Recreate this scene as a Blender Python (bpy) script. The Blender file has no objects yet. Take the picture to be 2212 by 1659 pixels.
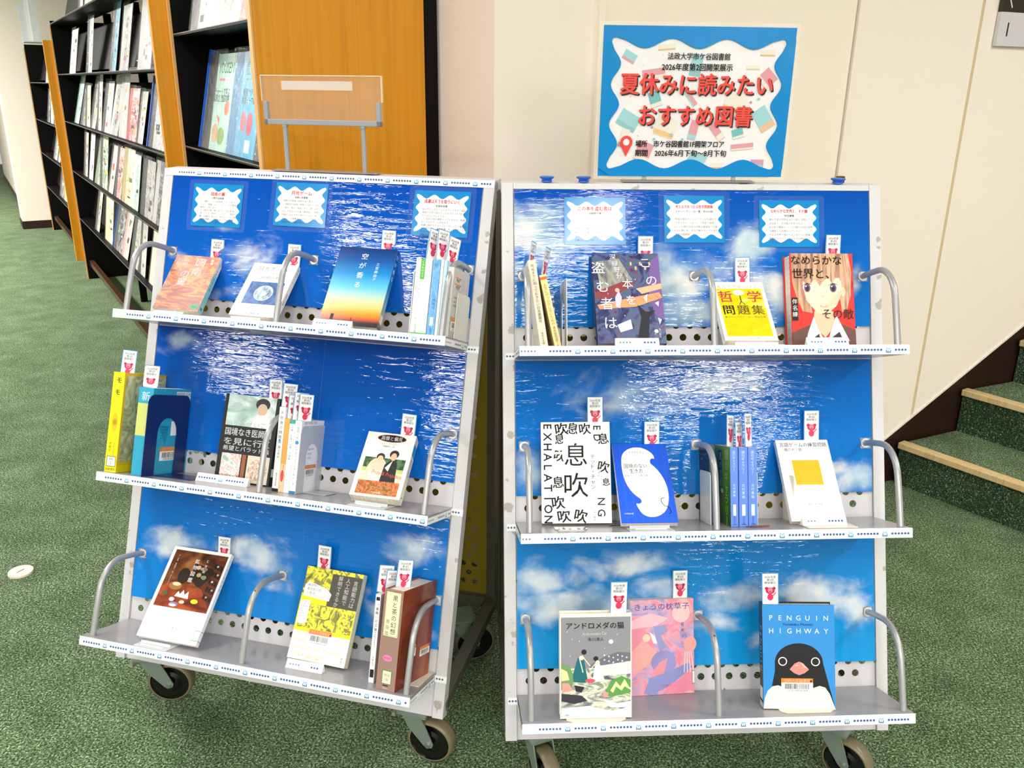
import bpy, bmesh, math, random
from math import sin, cos, pi, radians
from mathutils import Vector, Matrix
random.seed(7)
SC = bpy.context.scene
COL = SC.collection
# ------------------------------------------------------------------ camera, world, lights, exposure
CAM_Z = 1.3343
F_PX, PITCH, ROLL = 1846.71, 0.33367, 0.01203
cd = bpy.data.cameras.new('camera'); cam = bpy.data.objects.new('camera', cd); COL.objects.link(cam)
cd.sensor_fit = 'HORIZONTAL'; cd.sensor_width = 36.0; cd.lens = F_PX / 2212 * 36.0
cd.clip_start = 0.05; cd.clip_end = 60
fw = Vector((0, cos(PITCH), -sin(PITCH))); rt = Vector((1, 0, 0)); up0 = rt.cross(fw)
r2 = rt * cos(ROLL) + up0 * sin(ROLL); u2 = -rt * sin(ROLL) + up0 * cos(ROLL)
cam.matrix_world = Matrix(((r2.x, u2.x, -fw.x, 0), (r2.y, u2.y, -fw.y, 0), (r2.z, u2.z, -fw.z, CAM_Z), (0, 0, 0, 1)))
SC.camera = cam
SC.view_settings.view_transform = 'Standard'; SC.view_settings.look = 'None'
SC.view_settings.gamma = 1.0; SC.view_settings.use_curve_mapping = False
SC.view_settings.exposure = 0.0
SC.cycles.max_bounces = 7; SC.cycles.diffuse_bounces = 4; SC.cycles.glossy_bounces = 3; SC.cycles.transparent_max_bounces = 12
SC.cycles.adaptive_threshold = 0.04; SC.cycles.caustics_reflective = False; SC.cycles.caustics_refractive = False
BG = Matrix.Scale(0.98742, 4)
W = bpy.data.worlds.new('world'); SC.world = W; W.use_nodes = True
W.node_tree.nodes['Background'].inputs[0].default_value = (1.0, 0.985, 0.96, 1)
W.node_tree.nodes['Background'].inputs[1].default_value = 0.60
CEIL = 2.62
LIGHTS = [  # x, y, size_x, size_y, rot_deg, power
    (0.55, -1.15, 0.30, 1.5, -20, 34, 'behind the viewer, over the right cart'), (1.95, -2.75, 0.50, 1.2, -35, 90, 'behind the viewer, right of the middle'), (3.05, -5.0, 0.5, 1.4, -35, 110, 'far behind the viewer on the right'),
    (-2.36, -0.80, 0.24, 1.0, 0, 40, 'behind the viewer, over the left cart'), (-5.0, -2.5, 0.6, 1.5, -30, 100, 'far behind the viewer on the left'), (-3.25, -3.3, 0.35, 1.3, -30, 55, 'behind the viewer, left of the middle'),
    (-1.7, 1.9, 0.3, 1.4, 32, 45, 'above the near end of the racks'), (-4.6, 4.3, 0.3, 2.2, 32, 250, 'above the aisle beside the long rack'), (-6.6, 7.4, 0.3, 2.4, 32, 200, 'above the far end of the aisle'), (-5.9, 6.0, 0.3, 1.6, 32, 150, 'added fill above the middle of the aisle'), (2.6, 0.9, 0.3, 1.3, 0, 55, 'above the stairs'),  # the aisle-middle lamp is unseen, added to brighten the far wall
    (0.1, -4.0, 0.4, 1.6, 0, 120, 'added wall fill straight behind the viewer'), (-0.9, -2.4, 0.3, 1.4, 0, 50, 'added wall fill just behind the viewer'), (0.1, 0.45, 0.3, 2.0, 75, 16, 'added overhead fill right above the viewer'), (1.1, 1.0, 0.3, 1.3, -25, 5, 'added fill above the right end of right cart'),  # all unseen: added to lift the walls and light the floor from overhead
]
for (x, y, sx, sy, a, pw, wh) in LIGHTS:
    ld = bpy.data.lights.new('ceiling_lamp', 'AREA'); ld.shape = 'RECTANGLE'; ld.size = sx; ld.size_y = sy
    ld.energy = pw; ld.color = (1.0, 0.965, 0.935)
    lo = bpy.data.objects.new('ceiling_lamp', ld); COL.objects.link(lo)
    lo.location = (x, y, CEIL - 0.045); lo.rotation_euler = (0, 0, radians(a))

# ------------------------------------------------------------------ materials
def lin(c):
    if isinstance(c, str):
        c = c.lstrip('#'); c = [int(c[i:i + 2], 16) / 255 for i in (0, 2, 4)]
    return tuple((v / 12.92 if v <= 0.04045 else ((v + 0.055) / 1.055) ** 2.4) for v in c[:3]) + (1.0,)
MATS = {}
def base_mat(name):
    m = bpy.data.materials.new(name); m.use_nodes = True
    return m, m.node_tree, m.node_tree.nodes['Principled BSDF']
def setp(b, **k):
    for a, v in k.items():
        b.inputs[a.replace('_', ' ')].default_value = v
def nd(nt, t, **k):
    n = nt.nodes.new(t)
    for a, v in k.items():
        if a.startswith('i_'): n.inputs[a[2:].replace('_', ' ')].default_value = v
        else: setattr(n, a, v)
    return n
def P(col, rough=0.45, metal=0.0, spec=0.4, coat=0.0, grain=0.06, gscale=40.0):
    """plain paint or paper with a slight procedural mottling"""
    key = (col, rough, metal, spec, coat, grain, gscale)
    if key in MATS: return MATS[key]
    m, nt, b = base_mat('paint_' + str(col).lstrip('#'))
    setp(b, Roughness=rough, Metallic=metal); b.inputs['Specular IOR Level'].default_value = spec
    b.inputs['Coat Weight'].default_value = coat; b.inputs['Coat Roughness'].default_value = 0.12
    c = lin(col)
    if grain > 0:
        tc = nd(nt, 'ShaderNodeTexCoord'); nz = nd(nt, 'ShaderNodeTexNoise'); nz.inputs['Scale'].default_value = gscale
        nz.inputs['Detail'].default_value = 3
        mr = nd(nt, 'ShaderNodeMapRange'); mr.inputs['To Min'].default_value = 1 - grain; mr.inputs['To Max'].default_value = 1 + grain
        mx = nd(nt, 'ShaderNodeMixRGB', blend_type='MULTIPLY'); mx.inputs[0].default_value = 1; mx.inputs[1].default_value = c
        nt.links.new(tc.outputs['Object'], nz.inputs['Vector']); nt.links.new(nz.outputs[0], mr.inputs[0])
        nt.links.new(mr.outputs[0], mx.inputs[2]); nt.links.new(mx.outputs[0], b.inputs['Base Color'])
    else: b.inputs['Base Color'].default_value = c
    MATS[key] = m; return m
def ink(col): return P(col, 0.42, 0, 0.35, 0, 0)
def film(col): return P(col, 0.16, 0, 0.5, 0, 0)
def ramp(nt, stops, interp='LINEAR'):
    r = nd(nt, 'ShaderNodeValToRGB'); cr = r.color_ramp; cr.interpolation = interp
    cr.elements[0].position = stops[0][0]; cr.elements[0].color = lin(stops[0][1])
    cr.elements[1].position = stops[-1][0]; cr.elements[1].color = lin(stops[-1][1])
    for p_, c_ in stops[1:-1]:
        e_ = cr.elements.new(p_); e_.color = lin(c_)
    return r
def gradient_mat(name, stops, rough=0.3, dist=0.0, nscale=6.0):
    """vertical printed gradient over the sheet's own UV (0 = bottom)"""
    if name in MATS: return MATS[name]
    m, nt, b = base_mat(name); setp(b, Roughness=rough)
    tc = nd(nt, 'ShaderNodeTexCoord'); sp = nd(nt, 'ShaderNodeSeparateXYZ'); nt.links.new(tc.outputs['UV'], sp.inputs[0])
    r = ramp(nt, stops)
    nz = nd(nt, 'ShaderNodeTexNoise'); nz.inputs['Scale'].default_value = nscale; nt.links.new(tc.outputs['UV'], nz.inputs['Vector'])
    ma = nd(nt, 'ShaderNodeMath', operation='MULTIPLY_ADD'); ma.inputs[1].default_value = dist
    ad = nd(nt, 'ShaderNodeMath', operation='SUBTRACT'); ad.inputs[1].default_value = dist * 0.5
    nt.links.new(nz.outputs[0], ma.inputs[0]); nt.links.new(sp.outputs[1], ma.inputs[2]); nt.links.new(ma.outputs[0], ad.inputs[0])
    nt.links.new(ad.outputs[0], r.inputs[0]); nt.links.new(r.outputs[0], b.inputs['Base Color'])
    MATS[name] = m; return m
def mottle_mat(name, stops, scale=(4, 4, 1), detail=4, distort=1.5, rough=0.35, rot=0.0, kind='noise', interp='LINEAR', coords='UV'):
    """painterly print: noise through a colour ramp"""
    if name in MATS: return MATS[name]
    m, nt, b = base_mat(name); setp(b, Roughness=rough)
    tc = nd(nt, 'ShaderNodeTexCoord'); mp = nd(nt, 'ShaderNodeMapping'); mp.inputs['Scale'].default_value = scale
    mp.inputs['Rotation'].default_value = (0, 0, rot)
    nt.links.new(tc.outputs[coords], mp.inputs[0])
    if kind == 'noise':
        nz = nd(nt, 'ShaderNodeTexNoise'); nz.inputs['Scale'].default_value = 1; nz.inputs['Detail'].default_value = detail
        nz.inputs['Distortion'].default_value = distort; out = nz.outputs[0]
    else:
        nz = nd(nt, 'ShaderNodeTexWave'); nz.inputs['Scale'].default_value = 1; nz.inputs['Distortion'].default_value = distort
        nz.inputs['Detail'].default_value = detail; out = nz.outputs[1]
    nt.links.new(mp.outputs[0], nz.inputs['Vector'])
    r = ramp(nt, stops, interp); nt.links.new(out, r.inputs[0]); nt.links.new(r.outputs[0], b.inputs['Base Color'])
    MATS[name] = m; return m
def clear_mat(name='clear_plastic', tint='#f4f8fa', rough=0.05, alpha=0.22, spec=0.6, bump=0.0):
    if name in MATS: return MATS[name]
    m, nt, b = base_mat(name); setp(b, Roughness=rough); b.inputs['Base Color'].default_value = lin(tint)
    b.inputs['Alpha'].default_value = alpha; b.inputs['Specular IOR Level'].default_value = spec
    if bump:
        tc = nd(nt, 'ShaderNodeTexCoord'); nz = nd(nt, 'ShaderNodeTexNoise'); nz.inputs['Scale'].default_value = 35
        bp = nd(nt, 'ShaderNodeBump'); bp.inputs['Strength'].default_value = bump; bp.inputs['Distance'].default_value = 0.01
        nt.links.new(tc.outputs['Object'], nz.inputs['Vector']); nt.links.new(nz.outputs[0], bp.inputs['Height']); nt.links.new(bp.outputs[0], b.inputs['Normal'])
    MATS[name] = m; return m
def metal_paint(name, col, rough, chips=None, chipcol='#6b6a66', spec=0.5, thr=0.66, scale=22, metal=0.0):
    """enamelled steel with chipped and scuffed patches"""
    if name in MATS: return MATS[name]
    m, nt, b = base_mat(name); setp(b, Roughness=rough, Metallic=metal); b.inputs['Specular IOR Level'].default_value = spec
    tc = nd(nt, 'ShaderNodeTexCoord'); nz = nd(nt, 'ShaderNodeTexNoise'); nz.inputs['Scale'].default_value = scale; nz.inputs['Detail'].default_value = 5
    nt.links.new(tc.outputs['Object'], nz.inputs['Vector'])
    r = nd(nt, 'ShaderNodeValToRGB'); r.color_ramp.elements[0].position = thr; r.color_ramp.elements[1].position = thr + 0.012
    r.color_ramp.elements[0].color = (0, 0, 0, 1); r.color_ramp.elements[1].color = (1, 1, 1, 1)
    mx = nd(nt, 'ShaderNodeMixRGB'); mx.inputs[1].default_value = lin(col); mx.inputs[2].default_value = lin(chipcol)
    nt.links.new(nz.outputs[0], r.inputs[0]); nt.links.new(r.outputs[0], mx.inputs[0]); nt.links.new(mx.outputs[0], b.inputs['Base Color'])
    MATS[name] = m; return m

SILVER = metal_paint('silver_enamel', '#cfccd0', 0.42, thr=0.70)
SILVERW = metal_paint('silver_enamel_scuffed', '#cfccd0', 0.42, thr=0.625, chipcol='#a9a29c', scale=26)
SHELFM = metal_paint('shelf_enamel', '#989597', 0.22, thr=0.72, chipcol='#8a8683')
LIPM = P('#e2e2e6', 0.3, 0.0, 0.6, 0, 0.03)
RAILM = metal_paint('rail_enamel', '#a9a9ac', 0.30, thr=0.70, chipcol='#5b4a3c', scale=30, metal=0.35)
REARM = P('#8f7a1c', 0.55, 0, 0.3, 0, 0.05)
SHADEM = P('#57564a', 0.5, 0.1, 0.3, 0, 0.05)  # rear frame grey, darkened: its shadow is put into the colour

def carpet(name, dark, mid, light, scale=230):
    m, nt, b = base_mat(name); setp(b, Roughness=0.95); b.inputs['Specular IOR Level'].default_value = 0.1
    b.inputs['Sheen Weight'].default_value = 0.22; b.inputs['Sheen Roughness'].default_value = 0.6
    b.inputs['Sheen Tint'].default_value = lin('#b4c4a8')
    tc = nd(nt, 'ShaderNodeTexCoord')
    n1 = nd(nt, 'ShaderNodeTexNoise'); n1.inputs['Scale'].default_value = scale; n1.inputs['Detail'].default_value = 2; n1.inputs['Roughness'].default_value = 0.6
    n1.inputs['Distortion'].default_value = 0.6
    n2 = nd(nt, 'ShaderNodeTexNoise'); n2.inputs['Scale'].default_value = 7; n2.inputs['Detail'].default_value = 4
    for n in (n1, n2): nt.links.new(tc.outputs['Object'], n.inputs['Vector'])
    ad = nd(nt, 'ShaderNodeMath', operation='MULTIPLY_ADD'); ad.inputs[1].default_value = 0.16
    nt.links.new(n2.outputs[0], ad.inputs[0]); nt.links.new(n1.outputs[0], ad.inputs[2])
    r = ramp(nt, [(0.44, dark), (0.57, mid), (0.68, light), (0.78, '#b9cbb2')])
    nt.links.new(ad.outputs[0], r.inputs[0]); nt.links.new(r.outputs[0], b.inputs['Base Color'])
    bp = nd(nt, 'ShaderNodeBump'); bp.inputs['Strength'].default_value = 0.9; bp.inputs['Distance'].default_value = 0.006
    nt.links.new(n1.outputs[0], bp.inputs['Height']); nt.links.new(bp.outputs[0], b.inputs['Normal'])
    return m
CARPET = carpet('green_carpet', '#18260f', '#475f3c', '#80976f')
CARPET_S = carpet('green_carpet_shaded', '#101d0c', '#27402a', '#46613f')  # riser shade is put into this darker copy of the carpet
def plaster(name, col, scale=260, strength=0.25):
    m, nt, b = base_mat(name); setp(b, Roughness=0.7); b.inputs['Specular IOR Level'].default_value = 0.25
    b.inputs['Base Color'].default_value = lin(col)
    tc = nd(nt, 'ShaderNodeTexCoord'); n1 = nd(nt, 'ShaderNodeTexNoise'); n1.inputs['Scale'].default_value = scale; n1.inputs['Detail'].default_value = 2
    nt.links.new(tc.outputs['Object'], n1.inputs['Vector'])
    bp = nd(nt, 'ShaderNodeBump'); bp.inputs['Strength'].default_value = strength; bp.inputs['Distance'].default_value = 0.003
    nt.links.new(n1.outputs[0], bp.inputs['Height']); nt.links.new(bp.outputs[0], b.inputs['Normal'])
    return m
WALLM = plaster('cream_wallpaper', '#fdf1e4'); WALLP = plaster('pinkish_wall', '#f2e0d4', 200, 0.15); DOORM = plaster('cream_door_paint', '#fdf0df', 300, 0.06)
FARW = plaster('far_wall_paint', '#fdf0e2', 150, 0.1); CEILM = plaster('ceiling_paint', '#d9d6cc', 60, 0.1)
BROWN = P('#2a1710', 0.45, 0, 0.35, 0, 0.1, 30)
def wood(name, c1, c2, rough=0.4):
    m, nt, b = base_mat(name); setp(b, Roughness=rough); b.inputs['Specular IOR Level'].default_value = 0.35
    tc = nd(nt, 'ShaderNodeTexCoord'); mp = nd(nt, 'ShaderNodeMapping'); mp.inputs['Scale'].default_value = (60, 60, 1.1)
    nz = nd(nt, 'ShaderNodeTexNoise'); nz.inputs['Scale'].default_value = 1; nz.inputs['Detail'].default_value = 5; nz.inputs['Distortion'].default_value = 0.8
    r = ramp(nt, [(0.25, c2), (0.5, c1), (0.8, c2)])
    nt.links.new(tc.outputs['Object'], mp.inputs[0]); nt.links.new(mp.outputs[0], nz.inputs['Vector']); nt.links.new(nz.outputs[0], r.inputs[0])
    nt.links.new(r.outputs[0], b.inputs['Base Color']); return m
ORANGE = wood('orange_teak_veneer', '#dc9317', '#ca8110'); EDGEW = P('#d9a568', 0.5, 0, 0.3, 0, 0.08, 60); STEPW = wood('stair_nosing_oak', '#dcc292', '#c4a36a', 0.5)
BLACK = P('#0a0908', 0.5, 0, 0.12, 0, 0.05)
WHITE = '#f3f1f2'

# ------------------------------------------------------------------ mesh helpers
class MB:
    def __init__(s): s.v = []; s.f = []; s.m = []; s.mats = []; s.uv = {}; s.smooth = []
    def mi(s, mat):
        if mat not in s.mats: s.mats.append(mat)
        return s.mats.index(mat)
    def face(s, pts, mat, uv=None, smooth=False):
        n = len(s.v); s.v += [tuple(p) for p in pts]; s.f.append(tuple(range(n, n + len(pts)))); s.m.append(s.mi(mat)); s.smooth.append(smooth)
        if uv: s.uv[len(s.f) - 1] = uv
    def mesh(s, verts, faces, mat, T=None, smooth=False):
        n = len(s.v); s.v += [tuple(T @ Vector(p)) if T is not None else tuple(p) for p in verts]
        k = s.mi(mat)
        for f in faces: s.f.append(tuple(i + n for i in f)); s.m.append(k); s.smooth.append(smooth)
    def box(s, x0, x1, y0, y1, z0, z1, mat, F=None):
        c = [(x0, y0, z0), (x1, y0, z0), (x1, y1, z0), (x0, y1, z0), (x0, y0, z1), (x1, y0, z1), (x1, y1, z1), (x0, y1, z1)]
        if F: c = [F(*q) for q in c]
        s.mesh(c, [(0, 3, 2, 1), (4, 5, 6, 7), (0, 1, 5, 4), (1, 2, 6, 5), (2, 3, 7, 6), (3, 0, 4, 7)], mat)
    def prism(s, pts, y0, y1, mat, F=None):
        """polygon pts in (x,z), extruded along y"""
        n = len(pts); c = [(x, y0, z) for x, z in pts] + [(x, y1, z) for x, z in pts]
        if F: c = [F(*q) for q in c]
        s.mesh(c, [tuple(range(n)), tuple(range(2 * n - 1, n - 1, -1))] + [(i, i + n, (i + 1) % n + n, (i + 1) % n) for i in range(n)], mat)
    def tube(s, pts, r, mat, n=12, cap=True):
        pts = [Vector(p) for p in pts]; rings = []; prev = None
        for i, p in enumerate(pts):
            t = (pts[min(i + 1, len(pts) - 1)] - pts[max(i - 1, 0)]).normalized()
            a = prev if prev is not None else (Vector((1, 0, 0)) if abs(t.x) < 0.9 else Vector((0, 1, 0)))
            a = (a - t * a.dot(t)).normalized(); prev = a; b = t.cross(a)
            rings.append([p + (a * cos(2 * pi * k / n) + b * sin(2 * pi * k / n)) * r for k in range(n)])
        vs = [q for R in rings for q in R]; fs = []
        for i in range(len(pts) - 1):
            for k in range(n): fs.append((i * n + k, i * n + (k + 1) % n, (i + 1) * n + (k + 1) % n, (i + 1) * n + k))
        s.mesh(vs, fs, mat, smooth=True)
        if cap: s.face(rings[0][::-1], mat); s.face(rings[-1], mat)
    def build(s, name, parent=None, mw=None, bevel=0.0):
        me = bpy.data.meshes.new(name); me.from_pydata(s.v, [], s.f)
        for m in s.mats: me.materials.append(m)
        me.polygons.foreach_set('material_index', s.m); me.polygons.foreach_set('use_smooth', s.smooth)
        if s.uv:
            ul = me.uv_layers.new(name='UVMap')
            for fi, uv in s.uv.items():
                for k, li in enumerate(me.polygons[fi].loop_indices): ul.data[li].uv = uv[k]
        me.update()
        o = bpy.data.objects.new(name, me); COL.objects.link(o)
        if parent is not None: o.parent = parent
        if mw is not None: o.matrix_world = mw
        if bevel:
            md = o.modifiers.new('bevel', 'BEVEL'); md.width = bevel; md.segments = 2; md.limit_method = 'ANGLE'; md.angle_limit = 0.6
        return o
def tag(o, label=None, cat=None, group=None, kind=None):
    if label: o['label'] = label
    if cat: o['category'] = cat
    if group: o['group'] = group
    if kind: o['kind'] = kind
    return o
def empty(name, mw, label=None, cat=None, group=None):
    o = bpy.data.objects.new(name, None); COL.objects.link(o); o.matrix_world = mw; o.empty_display_size = 0.05
    return tag(o, label, cat, group)
def T(x, y, z): return Matrix.Translation((x, y, z))
def RZ(a): return Matrix.Rotation(a, 4, 'Z')
def RX(a): return Matrix.Rotation(a, 4, 'X')
def RY(a): return Matrix.Rotation(a, 4, 'Y')

# ------------------------------------------------------------------ lettering and flat print
_tc = {}
def glyphs(s, bold=0.0):
    key = (s, bold)
    if key not in _tc:
        c = bpy.data.curves.new('t', 'FONT'); c.body = s; c.resolution_u = 2; c.offset = bold
        o = bpy.data.objects.new('t', c); COL.objects.link(o)
        dg = bpy.context.evaluated_depsgraph_get(); me = bpy.data.meshes.new_from_object(o.evaluated_get(dg))
        vs = [v.co.copy() for v in me.vertices]; fs = [tuple(p.vertices) for p in me.polygons]
        bpy.data.objects.remove(o); bpy.data.curves.remove(c); bpy.data.meshes.remove(me)
        _tc[key] = (vs, fs, max([v.x for v in vs], default=0), min([v.x for v in vs], default=0))
    return _tc[key]
class Art:
    """flat print on a W x H face, (u, v) from its top-left corner, v down; sizes are fractions of W"""
    def __init__(s, Wd, Hd): s.W = Wd; s.H = Hd; s.mb = MB(); s.z = 0.00004
    def lay(s): s.z += 0.00003
    def pt(s, u, v): return (u * s.W, -s.z, s.H - v * s.H)
    def poly(s, pts, mat, lay=True):
        if isinstance(mat, str): mat = ink(mat)
        if lay: s.lay()
        pts = list(pts)
        ar = sum(pts[i][0] * pts[(i + 1) % len(pts)][1] - pts[(i + 1) % len(pts)][0] * pts[i][1] for i in range(len(pts)))
        if ar > 0: pts = pts[::-1]
        s.mb.face([s.pt(u, v) for u, v in pts], mat, [(u, 1 - v) for u, v in pts])
    def rect(s, u0, v0, u1, v1, mat, lay=True): s.poly([(u0, v0), (u0, v1), (u1, v1), (u1, v0)], mat, lay)
    def ell(s, u, v, ru, rv, mat, n=28, a0=0, a1=2 * pi, lay=True):
        full = a1 - a0 > 6.28
        s.poly([(u + ru * cos(a0 + (a1 - a0) * k / (n if full else n - 1)), v + rv * sin(a0 + (a1 - a0) * k / (n if full else n - 1))) for k in range(n)], mat, lay)
    def circ(s, u, v, r, mat, n=24, lay=True): s.ell(u, v, r, r * s.W / s.H, mat, n, lay=lay)
    def line(s, u0, v0, u1, v1, w, mat, lay=True):
        x0, y0, x1, y1 = u0 * s.W, v0 * s.H, u1 * s.W, v1 * s.H; L = math.hypot(x1 - x0, y1 - y0) or 1; nx, ny = -(y1 - y0) / L * w * s.W / 2, (x1 - x0) / L * w * s.W / 2
        s.poly([((x0 + nx) / s.W, (y0 + ny) / s.H), ((x1 + nx) / s.W, (y1 + ny) / s.H), ((x1 - nx) / s.W, (y1 - ny) / s.H), ((x0 - nx) / s.W, (y0 - ny) / s.H)], mat, lay)
    def text(s, t, u, v, size, col, al='c', bold=0.0, rot=0.0, width=None, sx=1.0, lay=True, dx=0, dy=0):
        if bold > 0:
            k_ = bold * size * .55
            for q_ in (-k_, k_): s.text(t, u + q_, v, size, col, al, 0, rot, width, sx, lay, dx, dy); lay = False
            for q_ in (-k_ * .6, k_ * .6): s.text(t, u, v + q_ * s.W / s.H, size, col, al, 0, rot, width, sx, False, dx, dy)
            return
        vs, fs, mx, mn = glyphs(t, 0); sz = size * s.W; kx = sz * sx
        if width: kx = width * s.W / max(mx - mn, 1e-6)
        if lay: s.lay()
        off = {'l': -mn, 'c': -(mx + mn) / 2, 'r': -mx}[al]
        c, d = cos(rot), sin(rot); X0 = u * s.W + dx * s.W; Z0 = s.H - v * s.H - dy * s.W
        out = []
        for p in vs:
            x = (p.x + off) * kx; y = (p.y - 0.37) * sz
            out.append((X0 + x * c - y * d, -s.z, Z0 + x * d + y * c))
        s.mb.mesh(out, fs, ink(col) if isinstance(col, str) else col)
    def vtext(s, t, u, v, size, col, bold=0.0, pitch=1.08, lay=True, slant=0.0):
        if lay: s.lay()
        for i, ch in enumerate(t):
            if ch in ' 　': continue
            rot = -pi / 2 if ch in 'ー「」（）『』・～' and ch != '・' else 0
            vv = v + (i * pitch + 0.5) * size * s.W / s.H
            if ch in '、。': s.text(ch, u + size * 0.6, vv - size * .5 * s.W / s.H, size, col, 'c', bold, 0, lay=False)
            else: s.text(ch, u + slant * i, vv, size, col, 'c', bold, rot, lay=False)
    def lines(s, rows, u, v, size, col, pitch=1.5, al='l', bold=0.0):
        s.lay()
        for i, r in enumerate(rows):
            if r: s.text(r, u, v + i * pitch * size * s.W / s.H, size, col, al, bold, lay=False)
    def barcode(s, u, v, w, h, band='#e8862a', body=WHITE, txt='21032-00053076-8', head='法政大学図書館'):
        """library label: orange head, bars, digits; u, v its top-left, w wide, h high (fractions)"""
        s.rect(u, v, u + w, v + h, body); s.rect(u, v, u + w, v + h * .32, band)
        s.text(head, u + w / 2, v + h * .17, w * .12, '#fbe3c4', 'c', 0.01)
        rnd = random.Random(5); x = u + w * .12; s.lay()
        while x < u + w * .88:
            b = rnd.choice((.012, .02, .03)) * w * .8; s.rect(x, v + h * .4, x + b, v + h * .78, '#1b1b1b', False); x += b + rnd.choice((.012, .02)) * w
        s.text(txt, u + w / 2, v + h * .88, w * .085, '#333333')
        s.circ(u + w * .94, v + h * .2, w * .035, '#2b2350')
    def put(s, name, parent, M=None):
        if not s.mb.v: return None
        o = s.mb.build(name, parent)
        if M is not None: o.matrix_local = M
        return o
def wave_outline(u0, v0, u1, v1, au, av, n=10, k=3):
    """white card shape: every side waves three times, corners bulge out"""
    pts = []; N = n * k
    for i in range(2, N - 1): t_ = i / N; pts.append((u0 + (u1 - u0) * t_, v0 - av * cos(2 * pi * k * t_)))
    pts += [(u1 + au * .2, v0 - av * 1.1), (u1 + au * .8, v0 - av * 1.0), (u1 + au * 1.1, v0 - av * .6), (u1 + au * 1.15, v0 - av * .1)]
    for i in range(2, N - 1): t_ = i / N; pts.append((u1 + au * cos(2 * pi * k * t_), v0 + (v1 - v0) * t_))
    pts += [(u1 + au * 1.15, v1 + av * .1), (u1 + au * 1.1, v1 + av * .6), (u1 + au * .8, v1 + av * 1.0), (u1 + au * .2, v1 + av * 1.1)]
    for i in range(2, N - 1): t_ = 1 - i / N; pts.append((u0 + (u1 - u0) * t_, v1 + av * cos(2 * pi * k * t_)))
    pts += [(u0 - au * .2, v1 + av * 1.1), (u0 - au * .8, v1 + av * 1.0), (u0 - au * 1.1, v1 + av * .6), (u0 - au * 1.15, v1 + av * .1)]
    for i in range(2, N - 1): t_ = 1 - i / N; pts.append((u0 - au * cos(2 * pi * k * t_), v0 + (v1 - v0) * t_))
    pts += [(u0 - au * 1.15, v0 - av * .1), (u0 - au * 1.1, v0 - av * .6), (u0 - au * .8, v0 - av * 1.0), (u0 - au * .2, v0 - av * 1.1)]
    return pts
# ------------------------------------------------------------------ the setting
def setting(name, mb, mat_parent=None, **k):
    o = mb.build(name, mat_parent, **k); o['kind'] = 'structure'; return o
m = MB(); m.box(-14, 6, -7, 15, -0.06, 0, CARPET); setting('floor', m)
m = MB(); m.box(-14, 6, -7, 15, CEIL, CEIL + 0.08, CEILM); setting('ceiling', m)
for (x, y, sx, sy, a, pw, wh) in LIGHTS:                                   # housings of the ceiling lamps, the added fill lamps too
    m = MB(); hx, hy = sx / 2 + .02, sy / 2 + .02
    m.box(-hx, hx, -hy, hy, -0.03, 0, P('#e8e8e4', .4)); m.box(-hx, -hx + .02, -hy, hy, -0.06, -0.03, P('#e8e8e4', .4)); m.box(hx - .02, hx, -hy, hy, -0.06, -0.03, P('#e8e8e4', .4))
    o = m.build('ceiling_light', mw=T(x, y, CEIL) @ RZ(radians(a)))
    tag(o, 'white tube light fitting on the ceiling, ' + wh, 'light', 'ceiling light fittings')
WD = Vector((0.9118, 0.4107, 0)); WM = BG @ Matrix(((WD.x, -WD.y, 0, 1.364), (WD.y, WD.x, 0, 2.837), (0, 0, 1, 0), (0, 0, 0, 1)))   # x along the wall, -y towards the viewer
wr = empty('wall_right', WM); wr['kind'] = 'structure'
H0 = CEIL
def dg(t): return max(0.0, 0.18 + 0.5825 * (t + 0.033))
m = MB(); m.box(-1.553, -1.275, 0, .1, 0, H0, WALLM)
m.box(-1.275, -0.40, 0.0, .1, 2.06, H0, WALLM); m.build('wall_panel', wr)
m = MB()
for a, b_ in ((-0.405, -.342), (-.342, 0.073), (0.086, 3.2)):
    m.prism([(a, dg(a)), (b_, dg(b_)), (b_, H0), (a, H0)], 0, .1, WALLM)
m.box(0.073, 0.086, .004, .1, dg(.078), H0, P('#d6c398', .6)); m.build('wall_panel', wr)
m = MB(); m.prism([(-.342, 0), (3.2, 0), (3.2, dg(3.2)), (-.342, 0.0)], 0.012, .1, BROWN); m.build('stair_skirting', wr)
m = MB(); m.prism([(-.35, dg(-.35) - .002), (3.2, dg(3.2) - .006), (3.2, dg(3.2) + .004), (-.35, dg(-.35) + .006)], -.004, .02, P('#efe6dc', .4)); m.build('trim_strip', wr)
m = MB(); m.box(-1.275, -1.258, -.012, .1, 0, 2.06, DOORM); m.box(-.424, -.405, -.006, .1, 0, 2.06, DOORM); m.box(-1.275, -.405, -.012, .1, 2.045, 2.06, DOORM); m.build('door_frame', wr)
dr = empty('door_1', WM); dr['kind'] = 'structure'
m = MB(); m.box(-1.252, -.430, 0.0, .04, .01, 2.04, DOORM); m.build('door_panel', dr, bevel=.002)
m = MB(); m.box(-.432, -.410, -.022, -.006, 1.06, 1.11, P('#5d5224', .35, .6)); m.build('hinge', dr, bevel=.002)
m = MB(); m.box(-.215, 0, 0, .06, 0, H0, WALLP); wp = setting('wall_side', m, mw=BG @ T(-.0525, 2.2, 0) @ RZ(radians(-41)))
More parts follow.
